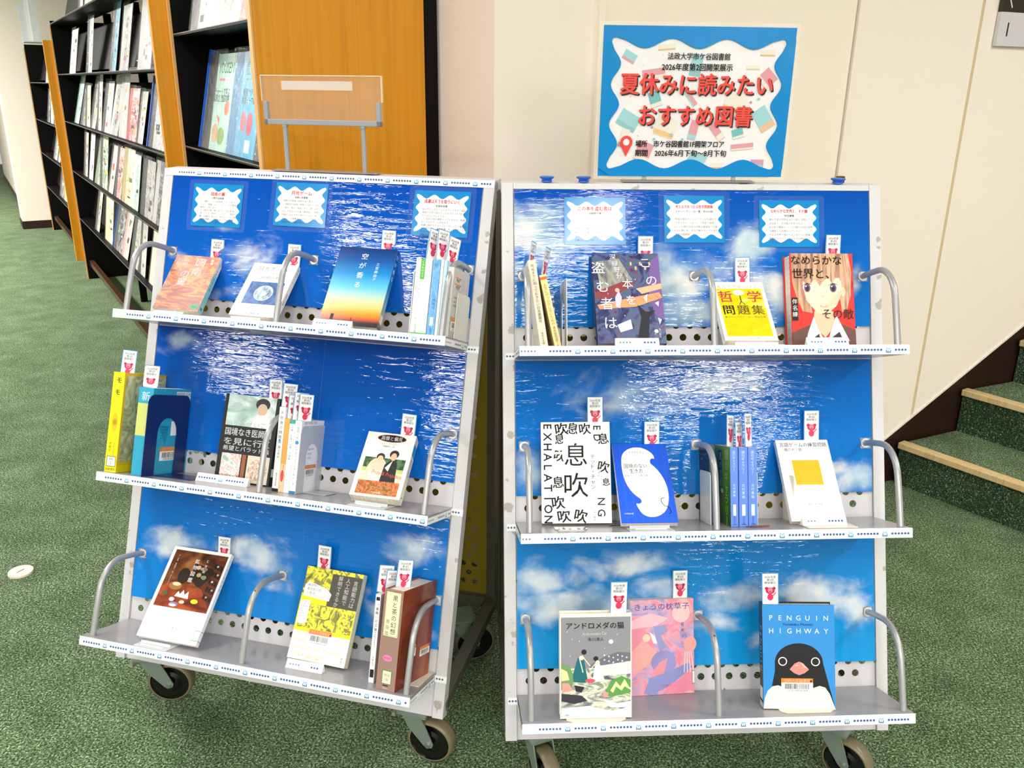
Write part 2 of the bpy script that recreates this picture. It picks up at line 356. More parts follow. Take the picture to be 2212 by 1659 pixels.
# carpeted stairs
st = empty('staircase', BG @ T(1.404, 2.849, 0)); st['kind'] = 'structure'
base = [Vector((0, 0)), Vector((.262, .127)), Vector((.502, .235)), Vector((.75, .34)), Vector((1.0, .445)), Vector((1.25, .55))]
Q = Vector((.589, -.808))
for i in range(5):
    a, b_ = base[i], base[i + 1] + Vector((.02, .01)); z0, z1 = .0, .16 * (i + 1)
    c_ = [(a.x, a.y), (a.x + Q.x * 1.6, a.y + Q.y * 1.6), (b_.x + Q.x * 1.6, b_.y + Q.y * 1.6), (b_.x, b_.y)]
    m = MB(); vs = [(x, y, z0) for x, y in c_] + [(x, y, z1 - .004) for x, y in c_]
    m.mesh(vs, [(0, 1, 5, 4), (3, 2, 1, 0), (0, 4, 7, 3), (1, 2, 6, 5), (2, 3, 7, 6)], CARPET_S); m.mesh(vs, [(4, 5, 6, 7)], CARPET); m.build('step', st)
    N = Vector((-Q.y, Q.x)); 
    if N.dot(base[1]) < 0: N = -N
    m = MB(); p0 = a - N * .018; p1 = a + Q * 1.6 - N * .018; q1 = a + Q * 1.6 + N * .022; q0 = a + N * .022
    vs = [(q.x, q.y, z) for z in (z1 - .02, z1 + .003) for q in (p0, p1, q1, q0)]
    m.mesh(vs, [(0, 3, 2, 1), (4, 5, 6, 7), (0, 1, 5, 4), (1, 2, 6, 5), (2, 3, 7, 6), (3, 0, 4, 7)], STEPW); m.build('nosing', st, bevel=.003)
# far walls
eV = Vector((-.532, .847, 0)).normalized(); gV = Vector((eV.y, -eV.x, 0)); b0 = Vector((-3.096, 6.132, 0))
RM = BG @ Matrix(((-eV.x, gV.x, 0, b0.x), (-eV.y, gV.y, 0, b0.y), (0, 0, 1, 0), (0, 0, 0, 1)))      # x along the racks towards the viewer, y into the racks
CM = BG @ Matrix(((-eV.x, gV.x, 0, -4.75), (-eV.y, gV.y, 0, 8.31), (0, 0, 1, 0), (0, 0, 0, 1)))
m = MB(); m.box(-.35, 0, 0, 9, 0, H0, FARW); setting('wall_back', m, mw=CM)
m = MB(); m.box(-5.5, -.35, .09, .25, 0, H0, FARW); setting('wall_left', m, mw=CM)
m = MB(); m.box(-.351, .008, -.008, 3.0, 0, .075, BROWN); m.box(-5.5, -.351, .08, .088, 0, .06, P('#574b33', .5)); setting('baseboard_back', m, mw=CM)
dl = empty('door_2', CM @ T(-1.05, .085, 0)); dl['kind'] = 'structure'
m = MB(); m.box(-.92, 0, 0, .01, .0, 1.9, P('#eee2cc', .5)); m.build('door_panel', dl); m = MB(); m.box(-.13, -.06, -.03, 0, .86, 1.0, P('#3a1d18', .35)); m.build('door_handle', dl)
m = MB(); m.box(-9.5, -9.3, -6.5, 8, 0, H0, FARW); setting('wall_far_left', m, mw=T(0, 0, 0))
m = MB(); m.box(5.2, 5.4, -6.5, 8, 0, H0, FARW); setting('wall_far_right', m, mw=T(0, 0, 0))

# ------------------------------------------------------------------ round floor socket
m = MB(); n = 32
m.mesh([(.034 * cos(2 * pi * k / n), .034 * sin(2 * pi * k / n), 0) for k in range(n)] + [(.033 * cos(2 * pi * k / n), .033 * sin(2 * pi * k / n), .006) for k in range(n)],
       [(k, (k + 1) % n, n + (k + 1) % n, n + k) for k in range(n)] + [tuple(range(n, 2 * n))], P('#eadccb', .35))
fs = empty('floor_socket', BG @ T(-1.424, 2.168, 0), 'small round cream socket cover set in the green carpet', 'socket'); m.build('cover_plate', fs)
m = MB(); m.box(-.011, .011, -.0012, .0012, .0055, .0066, P('#1a1512', .5)); o = m.build('slot', fs); o.rotation_euler = (0, 0, radians(62))

# ------------------------------------------------------------------ floor number sign on the right wall
sg = empty('floor_sign', WM @ T(.144, -.016, 1.492), 'dark and white floor sign reading 1 high on the cream wall', 'sign')
m = MB(); m.box(0, .34, 0, .014, 0, .099, P('#dcd6dc', .35)); m.build('white_plate', sg, bevel=.001)
m = MB(); m.box(0, .34, 0, .014, .100, .21, P('#2c2a1b', .35)); m.build('dark_plate', sg, bevel=.001)
a = Art(.34, .21); a.text('1', .115, .76, .17, '#2a2a2e', 'c', .01); a.line(.085, .36, .125, .47, .014, '#e8e6e4'); a.put('lettering', sg)

# ------------------------------------------------------------------ magazine racks
def rack(name, label, x0, x1, zs, end=False, top=1.735):
    """one rack section in rack coordinates; far black side at x0, near orange board at x1"""
    r = empty(name, RM @ T(x0, 0, 0), label, 'shelf'); L = x1 - x0
    def part(nm, fn, bevel=0): m = MB(); fn(m); return m.build(nm, r, bevel=bevel)
    part('side_panel', lambda m: m.box(0, .016, 0, .34, .0, top, BLACK)); part('edge_strip', lambda m: m.box(.0, .018 if x0 >= 0 else .004, -.008, 0, .0, top - .03, EDGEW))
    part('side_panel', lambda m: m.box(L - .05, L - .034, .0, .34, .0, top, BLACK))
    if end: 
        part('end_panel', lambda m: (m.box(L - .024, L, -.038, .388, .05, top, ORANGE)), .001); part('edge_strip', lambda m: m.box(L - .024, L + .001, -.043, -.0385, .05, top, EDGEW))
        part('back_panel', lambda m: m.box(0.02, L, .39, .424, 0, top + .01, BLACK))
    else: part('end_panel', lambda m: m.box(L - .030, L, -.06, .30, .135, top - .055, ORANGE), .001)
    for z in zs:
        part('shelf', lambda m: (m.box(.018, L - .055, 0.0, .16, z - .006, z, BLACK), m.box(.018, L - .055, -.0015, .0, z - .001, z + .0015, P('#8d8b86', .3, .3))))
        if z > .3: part('backrest', lambda m: m.prism([(0, 0)], 0, 0, BLACK) if 0 else m.mesh([(.02, .085, z + .02), (L - .06, .085, z + .02), (L - .06, .155, z + .255), (.02, .155, z + .255), (.02, .095, z + .02), (L - .06, .095, z + .02), (L - .06, .165, z + .255), (.02, .165, z + .255)], [(0, 1, 2, 3), (7, 6, 5, 4), (0, 4, 5, 1), (3, 2, 6, 7)], BLACK))
    k = int(L / .9)
    for i in range(1, k + 1): 
        if i * .93 < L - .2: part('upright', lambda m: m.box(i * .93 - .015, i * .93 + .015, .2, .24, .0, top, BLACK))
    part('bottom_rail', lambda m: m.box(.02, L - .05, .02, .05, .10, .135, P('#4a3022', .25)))
    return r
rack('magazine_rack', 'long black magazine rack between the two narrow orange end boards', 0, 3.73 + .0, (.44, .77, 1.10, 1.40, 1.715))
rack('magazine_rack', 'magazine rack with the wide orange wood end panel', 3.733, 4.772, (.50, .82, 1.155, 1.50), end=True, top=2.0)
rack('magazine_rack', 'farthest magazine rack beside the cream wall', -2.55, 0.0, (.42, .73, 1.03, 1.345), top=1.67)
SLEEVE = clear_mat('magazine_sleeve', '#f0f0ee', .05, .08, 1.2, bump=1.6)
MCOL = {
 'white': ('#ebe8e6', '#c6c1c0', '#8f8b90', '#f6f4f2'), 'grey': ('#a19d98', '#c9c4be', '#65625e', '#dedad4'), 'pink': ('#e5bdb8', '#f1d5d0', '#c98f8c', '#eee6e2'),
 'green': ('#6f8a6c', '#c5cdb8', '#3f5c46', '#dfe0d2'), 'cream': ('#d9c9a2', '#eee3c8', '#b89f68', '#f3ecdb'), 'red': ('#c33a35', '#e9c5bf', '#8d2021', '#f3dedb'),
 'dark': ('#3a3537', '#8b8687', '#1f1c1e', '#c9c5c4'), 'yellow': ('#d9c13d', '#efe7bb', '#8a8530', '#f5f1dd'), 'teal': ('#a9cfc3', '#d3e6dc', '#6aa597', '#eaf2ec'), 'blue': ('#3f9fc8', '#7cc1dc', '#2b7fae', '#bfe0ec')}
NM = {'1st': 0}
def magazine(sec, x, z, colr, label, hh=.29, ww=.205, lean=.22, bar=None, art=None, thick=.012):
    tg = empty('magazine', RM @ T(x, .03, z + .001) @ RX(-lean), label, 'magazine', 'magazines in clear sleeves on the racks')
    c = MCOL[colr]; mt = mottle_mat('magazine_print_' + colr, [(.25, c[2]), (.40, c[0]), (.5, c[1]), (.58, c[3]), (.68, c[2])], (2.2, 5, 1), 5, 2.2, .3)
    rnd = random.Random(int(x * 997 + z * 131)); m = MB(); m.box(-ww / 2, ww / 2, 0, thick, 0, hh, P(rnd.choice(('#2c2a29', '#1d1b1b', c[2], c[0], c[3], c[1])), .5)); m.build('pages', tg)  # near-black choices paint the dark gaps between magazines onto the page sides
    a = Art(ww, hh); a.rect(0, 0, 1, 1, mt)
    rnd = random.Random(int(x * 997 + z * 131))
    if art: art(a)
    else:
        a.rect(.08, .05, .92, .17, c[rnd.choice((1, 3))]); 
        for k in range(6): 
            u, v = rnd.uniform(.05, .6), rnd.uniform(.2, .85); a.rect(u, v, u + rnd.uniform(.12, .4), v + rnd.uniform(.02, .09), rnd.choice((c[0], c[2], c[2], '#2e2c2e', '#b8443c', '#3f6f94', '#d8c04a', '#5c7d52', '#ebe7e3')))
    a.put('printed_cover', tg)
    m = MB(); m.box(-ww / 2 - .008, ww / 2 + .008, -.0035, -.0030, 0, hh + .014, SLEEVE); m.box(-ww / 2 - .008, ww / 2 + .008, thick + .001, thick + .0015, 0, hh + .014, SLEEVE); m.build('clear_sleeve', tg)
    if bar:
        m = MB(); m.box(-ww / 2 - .010, -ww / 2 + .006, -.006, thick + .004, 0, hh + .016, P(bar, .3)); m.build('binder_bar', tg)
    return tg
ORD = ['first', 'second', 'third', 'fourth', 'fifth', 'sixth', 'seventh', 'eighth', 'ninth', 'tenth', 'eleventh', 'twelfth', 'thirteenth', 'fourteenth']
ROWS = [  # section, row words, shelf z, [(x, colour, height), ...] from the far end
 (1, 'top shelf of the long rack', 1.715, [(1.35, 'pink', .26), (1.62, 'cream', .26), (1.9, 'yellow', .26), (2.2, 'white', .27), (2.6, 'green', .27)]),
 (1, 'second shelf of the long rack', 1.40, [(.50, 'white', .28), (1.30, 'white', .31), (2.15, 'blue', .30), (2.5, 'grey', .30), (2.95, 'white', .29), (3.4, 'white', .27)]),
 (1, 'third shelf of the long rack', 1.10, [(.40, 'teal', .29), (.66, 'dark', .24), (.9, 'cream', .26), (1.14, 'grey', .28), (1.40, 'white', .29), (1.65, 'white', .29), (1.9, 'grey', .29), (2.15, 'white', .29), (2.38, 'red', .25), (2.62, 'white', .24), (2.95, 'white', .29), (3.22, 'white', .30), (3.48, 'pink', .29)]),
 (1, 'fourth shelf of the long rack', .77, [(.45, 'grey', .29), (.72, 'white', .29), (.98, 'green', .28), (1.24, 'green', .29), (1.50, 'pink', .27), (1.76, 'red', .27), (2.03, 'cream', .28), (2.30, 'teal', .28), (2.56, 'grey', .28), (2.83, 'dark', .29), (3.10, 'pink', .28), (3.40, 'yellow', .29)]),
 (1, 'fifth shelf of the long rack', .44, [(.62, 'grey', .28), (1.12, 'cream', .28), (1.45, 'dark', .28), (1.72, 'pink', .28), (2.0, 'grey', .28), (2.26, 'white', .28), (2.56, 'cream', .28), (2.9, 'white', .27)]),
 (2, 'top shelf of the farthest rack', 1.345, [(-1.2, 'grey', .24)]),
 (2, 'second shelf of the farthest rack', 1.03, [(-1.65, 'dark', .28), (-1.36, 'white', .27), (-1.05, 'cream', .27)]),
 (2, 'third shelf of the farthest rack', .73, [(-1.6, 'grey', .27), (-1.3, 'pink', .27), (-1.0, 'cream', .27)]),
 (2, 'bottom shelf of the farthest rack', .42, [(-1.55, 'dark', .28), (-1.25, 'cream', .28), (-.95, 'pink', .27)]),
]
for sec, rw, z, its in ROWS:
    for i, (x, cl, hh) in enumerate(its):
        bar = '#1d5fc4' if (rw[:5] == 'third' and i == 10 and sec == 1) or (rw[:5] == 'fifth' and i == 2) else None
        lb = '%s magazine, %s from the far end, %s' % (cl, ORD[i], rw); wj = random.Random(i * 7 + int(z * 50))
        magazine(sec, x + wj.uniform(-.03, .03), z, cl, lb, hh * wj.uniform(.9, 1.06), wj.choice((.12, .15, .19, .205)), wj.uniform(.15, .27), bar=bar, thick=wj.choice((.008, .014, .022)))
def art_a(a):
    a.rect(0, 0, 1, 1, '#a8d0c2'); a.text('YOUSEM', .5, .14, .22, '#4aa364', 'c', .03, width=.84); a.rect(.2, .25, .5, .275, '#e0685a'); a.rect(.5, .24, .75, .32, '#ecdcd2')
    a.text('チャートで学ぶ', .42, .385, .12, '#4f5d5c', 'c', .02); a.text('認知症 徹底攻略', .42, .455, .12, '#4f5d5c', 'c', .02); a.ell(.78, .55, .13, .075, '#e5663f'); a.poly([(.25, .62), (.45, .66), (.42, .74)], '#d8594c')
    a.ell(.25, .82, .17, .1, '#c99f78'); a.ell(.6, .84, .2, .09, '#7d9e4f')
def art_b(a):
    a.rect(0, 0, 1, 1, '#3fa3cd'); a.text('看護研究', .5, .16, .2, '#8fb7a8', 'c', .02, width=.7); a.rect(.2, .25, .7, .27, '#2a8f8a'); a.ell(.86, .3, .12, .085, '#e9a92f')
    a.text('緩和ケア病棟', .5, .385, .12, '#3d6c86', 'c', .02); a.text('特集テーマ臨床', .5, .46, .11, '#3d6c86', 'c', .02); a.ell(.3, .66, .13, .1, '#c7566b'); a.ell(.62, .68, .13, .11, '#c8434f'); a.rect(.5, .83, .75, .95, '#e6e1d0')
def art_c(a):
    a.rect(0, 0, 1, 1, '#e4ded2'); a.ell(.4, .35, .2, .12, '#b08a5c'); a.rect(.2, .42, .6, .7, '#39558f'); a.ell(.5, .8, .3, .12, '#c98e58'); a.rect(0, .93, 1, 1, '#5e8f9c')
magazine(0, 3.94, 1.155, 'teal', 'pale green magazine with a blue binder bar, on the rack beside the wide orange panel', .29, bar='#1e63cf', art=art_a)
magazine(0, 4.23, 1.155, 'blue', 'bright blue magazine with a yellow dot, between a green one and the orange panel', .29, art=art_b)
magazine(0, 4.53, 1.155, 'white', 'cream photo magazine half hidden by the wide orange panel', .28, art=art_c)
magazine(0, 3.95, 1.50, 'white', 'grey photo magazine at the upper left, above the pale green one', .29)
magazine(0, 4.21, 1.50, 'grey', 'white magazine in a creased sleeve, above the bright blue one', .29)
magazine(0, 4.5, 1.50, 'pink', 'pink and white magazine nearest the orange panel on the upper shelf', .29)
# paper holder on top of the farthest rack, small rolling board beside it
h = empty('paper_holder', RM @ T(-1.9, .0, 1.66), 'white paper holder with a loose leaflet standing on the farthest rack', 'holder')
m = MB(); m.box(-.01, .0, -.045, .03, 0, .30, P('#d9dbe2', .4)); m.box(.0, .06, -.045, .10, 0, .01, P('#d9dbe2', .4)); o = m.build('holder_plate', h); o.rotation_euler = (0, -.1, 0)
m = MB(); m.box(.03, .034, .0, .06, .01, .40, P('#f3f3f5', .5)); m.box(.05, .054, .03, .09, .01, .35, P('#eeeef2', .5)); m.build('leaflet', h)
h = empty('rolling_board', RM @ T(-2.62, .06, 0), 'narrow olive board on small castors beside the farthest rack', 'board')
m = MB(); m.box(-.02, .02, 0, .35, .07, .52, P('#8a7d46', .5)); m.build('board', h); m = MB(); m.box(-.04, .04, .0, .3, .05, .07, P('#6c6650', .4)); m.build('foot_bar', h)
for y in (.03, .27):
    for x in (-.03, .03):
        m = MB(); m.tube([(x - .01, y, .027), (x + .01, y, .027)], .026, P('#191919', .4), 14); m.build('castor', h)
# papers on the far cream wall
m = MB(); m.box(0, .008, 0, .13, .42, .62, P('#dcc99f', .5)); o = m.build('wall_plate', mw=CM @ T(.002, .62, 0)); tag(o, 'small beige cover plate on the far cream wall', 'plate')
# ------------------------------------------------------------------ display carts
TH, ZB, WO, WP, HT, SD, LIP = 0.3523, 0.128, 0.7664, 0.0232, 1.095, 0.1517, 0.0179
SH = {1: 0.7625, 2: 0.4262, 3: 0.0880}
WI0, WI1 = WP, WO - WP
def Fl(x, d, h): return (x, h * sin(TH) - d * cos(TH), ZB + h * cos(TH) + d * sin(TH))
FR = T(0, 0, ZB) @ RX(-TH)                         # sloping front frame: x along, y = -d into the panel, z up the panel
CART = {'L': T(-0.8746, 1.5968, 0) @ RZ(-0.2489), 'R': T(-0.0042, 1.3502, 0) @ RZ(0.0564)}
def PF(c): return CART[c] @ FR
def hole_plate(mb, x0, x1, rows, z0, z1, mat, F, dx=.0285, dy=.024, r=.0071, n=12, back=None):
    """flat plate at d given by F with real round holes in the listed row heights"""
    zs = z0
    rows = sorted(rows)
    def cell(cx, cz, a, b_, c, d):
        out = [(a, c), (b_, c), (b_, d), (a, d)]; ring = [(cx + r * cos(2 * pi * (k + .5) / n), cz + r * sin(2 * pi * (k + .5) / n)) for k in range(n)]
        vs = [F(*q) for q in ring] + [F(*q) for q in out]; fs = []
        # corner index for every ring vertex by quadrant
        cor = [2 if (q[0] > cx and q[1] > cz) else 3 if (q[0] <= cx and q[1] > cz) else 0 if (q[0] <= cx) else 1 for q in ring]
        for k in range(n):
            k2 = (k + 1) % n
            fs.append((k, k2, n + cor[k])) if cor[k] == cor[k2] else fs.append((k, k2, n + cor[k2], n + cor[k]))
        mb.mesh(vs, [f[::-1] for f in fs], mat)
        rim = [F(*q) for q in ring]; 
        if back: mb.mesh(rim + [back(*q) for q in ring], [(k, n + k, n + (k + 1) % n, (k + 1) % n) for k in range(n)], mat)
    def quad(a, b_, c, d): 
        if b_ > a + 1e-6 and d > c + 1e-6: mb.face([F(a, c), F(b_, c), F(b_, d), F(a, d)], mat)
    for i, (rz, off) in enumerate(rows):
        quad(x0, x1, zs, rz - dy / 2)
        x = x0 + .010 + off * dx / 2; quad(x0, x, rz - dy / 2, rz + dy / 2)
        while x + dx < x1 - .004: cell(x + dx / 2, rz, x, x + dx, rz - dy / 2, rz + dy / 2); x += dx
        quad(x, x1, rz - dy / 2, rz + dy / 2); zs = rz + dy / 2
    quad(x0, x1, zs, z1)
CELL = .0637
def star_icon(a, u, W_, H_, faded=False):
    """seven asterisks and a little reading-owl badge, one repeat of the tape"""
    c1 = '#2a609f' if not faded else '#7b7aa0'; c2 = '#2f6f9f'
    a.lay()
    for k in range(7):
        cx = u + .0032 + k * .0060
        if cx > W_ - .003: return
        for j in range(3):
            an = j * pi / 3; dx, dz = cos(an) * .0023, sin(an) * .0023
            a.line((cx - dx) / W_, .5 - dz / H_, (cx + dx) / W_, 0.5 + dz / H_, .0012 / W_, c1, False)
    ic = u + .0530
    if ic + .005 > W_: return
    a.lay(); a.poly([((ic - .0040) / W_, .42), ((ic - .0034) / W_, .16), ((ic - .0016) / W_, .30), ((ic + .0016) / W_, .30), ((ic + .0034) / W_, .16), ((ic + .0040) / W_, .42), ((ic + .0042) / W_, .80), ((ic - .0042) / W_, .80)], '#8fc3e6', False)
    a.lay(); a.rect((ic - .0045) / W_, .52, (ic + .0045) / W_, .84, c2, False); a.lay()
    a.rect((ic - .0030) / W_, .46, (ic - .0004) / W_, .72, '#eef4f8', False); a.rect((ic + .0004) / W_, .46, (ic + .0030) / W_, .72, '#eef4f8', False)
def tape(parent, Wd, Hd, M, start=0.0, tint='#f4f1ee', name='patterned_tape'):
    a = Art(Wd, Hd); a.rect(0, 0, 1, 1, ink(tint)); a.lay(); x = .001
    while x < Wd - .003:
        a.rect(x / Wd, .05, (x + .0018) / Wd, .095, '#7fb1dc', False); a.rect(x / Wd, .905, (x + .0018) / Wd, .95, '#7fb1dc', False); x += .0034
    u = -start
    while u < Wd:
        if u >= -.002: star_icon(a, max(u, 0.0), Wd, Hd)
        elif u > -.03:
            a.lay()
            for k in range(7):
                cx = u + .0032 + k * .0060
                if .002 < cx < Wd:
                    for j in range(3):
                        dx, dz = cos(j * pi / 3) * .0019, sin(j * pi / 3) * .0019; a.line((cx - dx) / Wd, .5 - dz / Hd, (cx + dx) / Wd, .5 + dz / Hd, .0009 / Wd, '#3a6fa8', False)
        u += CELL
    return a.put(name, parent, M)
def caster(root, x, y, ang, front=True):
    """swivel castor: fork parented to the cart, wheel parts below it; ang = heading of the wheel axle (root frame)"""
    FK = P('#86948a', .35, .3, .4, 0, .05); M = T(x, y, 0) @ RZ(ang)      # local -y = axle direction shown
    m = MB(); m.box(-.032, .032, -.032, .032, .120, .126, FK); m.tube([(0, 0, .112), (0, 0, .120)], .024, FK, 16)
    for s in (-1, 1):
        yy = s * .021
        m.prism([(-.024, .112), (.018, .112), (.030, .085), (.043, .052), (.040, .044), (.030, .041), (.022, .046), (-.012, .086)], yy - .0014, yy + .0014, FK)
    m.box(-.024, .024, -.021, .021, .109, .113, FK)
    o = m.build('caster', root); o.matrix_local = M
    w = MB(); n = 36; cx, cz, R = .032, .05, .05
    prof = [(-.0155, R - .0045), (-.013, R - .0008), (-.006, R), (.006, R), (.013, R - .0008), (.0155, R - .0045)]
    TR = P('#7a7056', .35, 0, .5, 0, .12, 90); HB = P('#0b0a0a', .22, 0, .6, 0, .05)
    rings = [[(cx + r * cos(2 * pi * k / n), yy, cz + r * sin(2 * pi * k / n)) for k in range(n)] for yy, r in prof]
    vs = [q for g_ in rings for q in g_]; fs = [(i * n + k, (i + 1) * n + k, (i + 1) * n + (k + 1) % n, i * n + (k + 1) % n) for i in range(len(prof) - 1) for k in range(n)]
    w.mesh(vs, fs, TR, smooth=True)
    for s in (-1, 1):
        rr = [(.0455, .0155), (.043, .0155), (.041, .012), (.026, .010), (.018, .014), (.0, .014)]
        for i in range(len(rr) - 1):
            (r0, y0), (r1, y1) = rr[i], rr[i + 1]
            A = [(cx + r0 * cos(2 * pi * k / n), s * y0, cz + r0 * sin(2 * pi * k / n)) for k in range(n)]; B = [(cx + r1 * cos(2 * pi * k / n), s * y1, cz + r1 * sin(2 * pi * k / n)) for k in range(n)]
            w.mesh(A + B, [(k, n + k, n + (k + 1) % n, (k + 1) % n) if s > 0 else (k, (k + 1) % n, n + (k + 1) % n, n + k) for k in range(n)], TR if i == 0 else HB, smooth=i > 0)
    w.build('wheel', o)
    b_ = MB(); b_.tube([(cx, -.027, cz), (cx, .027, cz)], .0052, P('#c9cdc8', .2, .9), 10); b_.build('axle_bolt', o)
    l = MB(); l.box(-.045, -.020, -.012, .012, .100, .103, P('#8f8d78', .3, .7)); l.box(-.052, -.045, -.012, .012, .094, .103, P('#d8d6c8', .25, .7)); l.build('brake_lever', o)
def make_cart(c, label, wheels, rails):
    root = empty('display_cart', CART[c], label, 'display cart')
    def part(nm, fn, bevel=0): m = MB(); fn(m); return m.build(nm, root, bevel=bevel)
    for x0, x1 in ((0, WP - .0008), (WI1 + .0008, WO)):
        def f(m, x0=x0, x1=x1):
            xo = 0 if x0 == 0 else WO - .0015
            m.box(x0, x1, 0, .0015, 0, HT, SILVERW, Fl); m.box(xo, xo + .0015, -.026, 0, 0, HT, SILVER, Fl)
            xi = WP - .0023 if x0 == 0 else WI1 + .0008; m.box(xi, xi + .0015, -.018, 0, 0, HT, SILVER, Fl)
        part('front_post', f)
    part('top_rail', lambda m: m.box(WP, WI1, -.018, .0012, 1.0835, HT - .0005, SILVERW, Fl))
    ty = HT * sin(TH); tz = ZB + HT * cos(TH)
    part('top_cap', lambda m: m.box(0, WO, ty - .001, .425, tz - .022, tz - .0, SILVER), .0015)
    part('perforated_panel', lambda m: hole_plate(m, WI0, WI1, [(SH[k] + q, o) for k in SH for q, o in ((.026, 0), (.050, 1))], 0.0, 1.0835, SILVER, lambda x, h: Fl(x, -.0040, h), back=lambda x, h: Fl(x, -.0056, h)))
    part('front_bar', lambda m: (m.box(WI0, WI1, -.03, -.0042, .0, .0012, SILVER, Fl), m.box(WI0, WI1, -.0058, -.0042, 0, .05, SILVER, Fl)))
    zr = [(ZB + .06 + .024 * i, i % 2) for i in range(38)]
    part('rear_panel', lambda m: hole_plate(m, .028, WO - .028, zr, ZB + .03, tz - .02, REARM, lambda x, z: (x, .414, z), back=lambda x, z: (x, .4156, z)))
    for x0 in (0, WO - .026):
        part('rear_post', lambda m: (m.box(x0, x0 + .026, .4085, .425, ZB, tz - .022, SHADEM), m.box(x0 + (.0 if x0 == 0 else .0245), x0 + (.0015 if x0 == 0 else .026), .385, .409, ZB, tz - .022, SHADEM)))
        part('side_rail', lambda m: m.box(x0, x0 + .026, .018, .41, ZB + .001, ZB + .026, SHADEM), .0015)
    part('rear_rail', lambda m: m.box(.026, WO - .026, .398, .425, ZB, ZB + .028, SHADEM), .0015)
    part('cross_rail', lambda m: m.box(.026, WO - .026, .012, .036, ZB, ZB + .02, SHADEM), .0015)
    for k, s in SH.items():
        sh = part('shelf', lambda m: (m.box(WI0 + .001, WI1 - .001, .0, SD - .0012, s - LIP + .0005, s, SHELFM, Fl)), 0)
        m = MB(); m.box(WI0, WI1, SD - .0012, SD, s - LIP, s + .0004, LIPM, Fl); m.build('shelf_lip', sh, bevel=.0006)
        M = FR @ T(WI0 + .001, -SD - .0002, s - LIP + .0012); tape(sh, WI1 - WI0 - .002, .0148, M, start=.012 * k + (.02 if c == 'L' else 0), tint='#f5f0ea' if k > 1 else '#f4f3f2')
        if c == 'L':
            tape(sh, SD - .008, .0135, FR @ T(WI1 + .0004, -SD, s - LIP + .0012) @ RZ(pi / 2), start=.004)
            tape(sh, .030, .0145, FR @ T(WI1 - .006, -.0022, s - LIP + .0012 + (-.004 if k == 1 else .001)), start=.0)
        else:
            tape(sh, SD - .008, .0135, FR @ T(WI0 - .0004, -.002, s - LIP + .0012) @ RZ(-pi / 2), start=.004)
            tape(sh, .024, .0145, FR @ T(WI0 - .018, -.0022, s - LIP + .000), start=.0)
    if c == 'L': tape(part('tape_backing', lambda m: m.box(.001, WO - .001, .0016, .0019, 1.0790, 1.0940, P('#f4f1ee', .3), Fl)), WO - .004, .0150, FR @ T(.002, -.0021, 1.0790), start=.03)
    for k, cols in rails.items():
        s = SH[k]
        for x in cols:
            pts = [(-.002, .1480), (.030, .1500), (.062, .1500)]
            for q in range(9): an = q / 8 * (pi / 2 - .08); pts.append((.066 + .062 * sin(an), .150 - .062 * (1 - cos(an))))
            pts += [(.1315, .05), (.1345, .0)]
            m = MB(); m.tube([Fl(x, d, s + h) for d, h in pts], .0060, RAILM, 14); rl = m.build('divider_rail', root)
            m = MB(); m.tube([Fl(x, -.0035, s + .148), Fl(x, .0005, s + .148)], .0095, P('#dcdbde', .3, .3), 16); m.build('rail_socket', rl)
    for x, y, an in wheels: caster(root, x, y, an)
    return root
X3 = (.041, .384, .729)
make_cart('L', 'left grey metal display cart, angled, taped along its top edge', [(.066, .040, .30), (.700, .030, -.05), (.10, .36, .6), (.69, .36, .5)], {1: X3, 2: X3[1:], 3: X3})
make_cart('R', 'right grey metal display cart, facing front, under the big poster', [(.068, .035, -1.20), (.675, .03, -.80), (.10, .36, .6), (.69, .36, .5)], {1: X3, 2: X3, 3: X3})

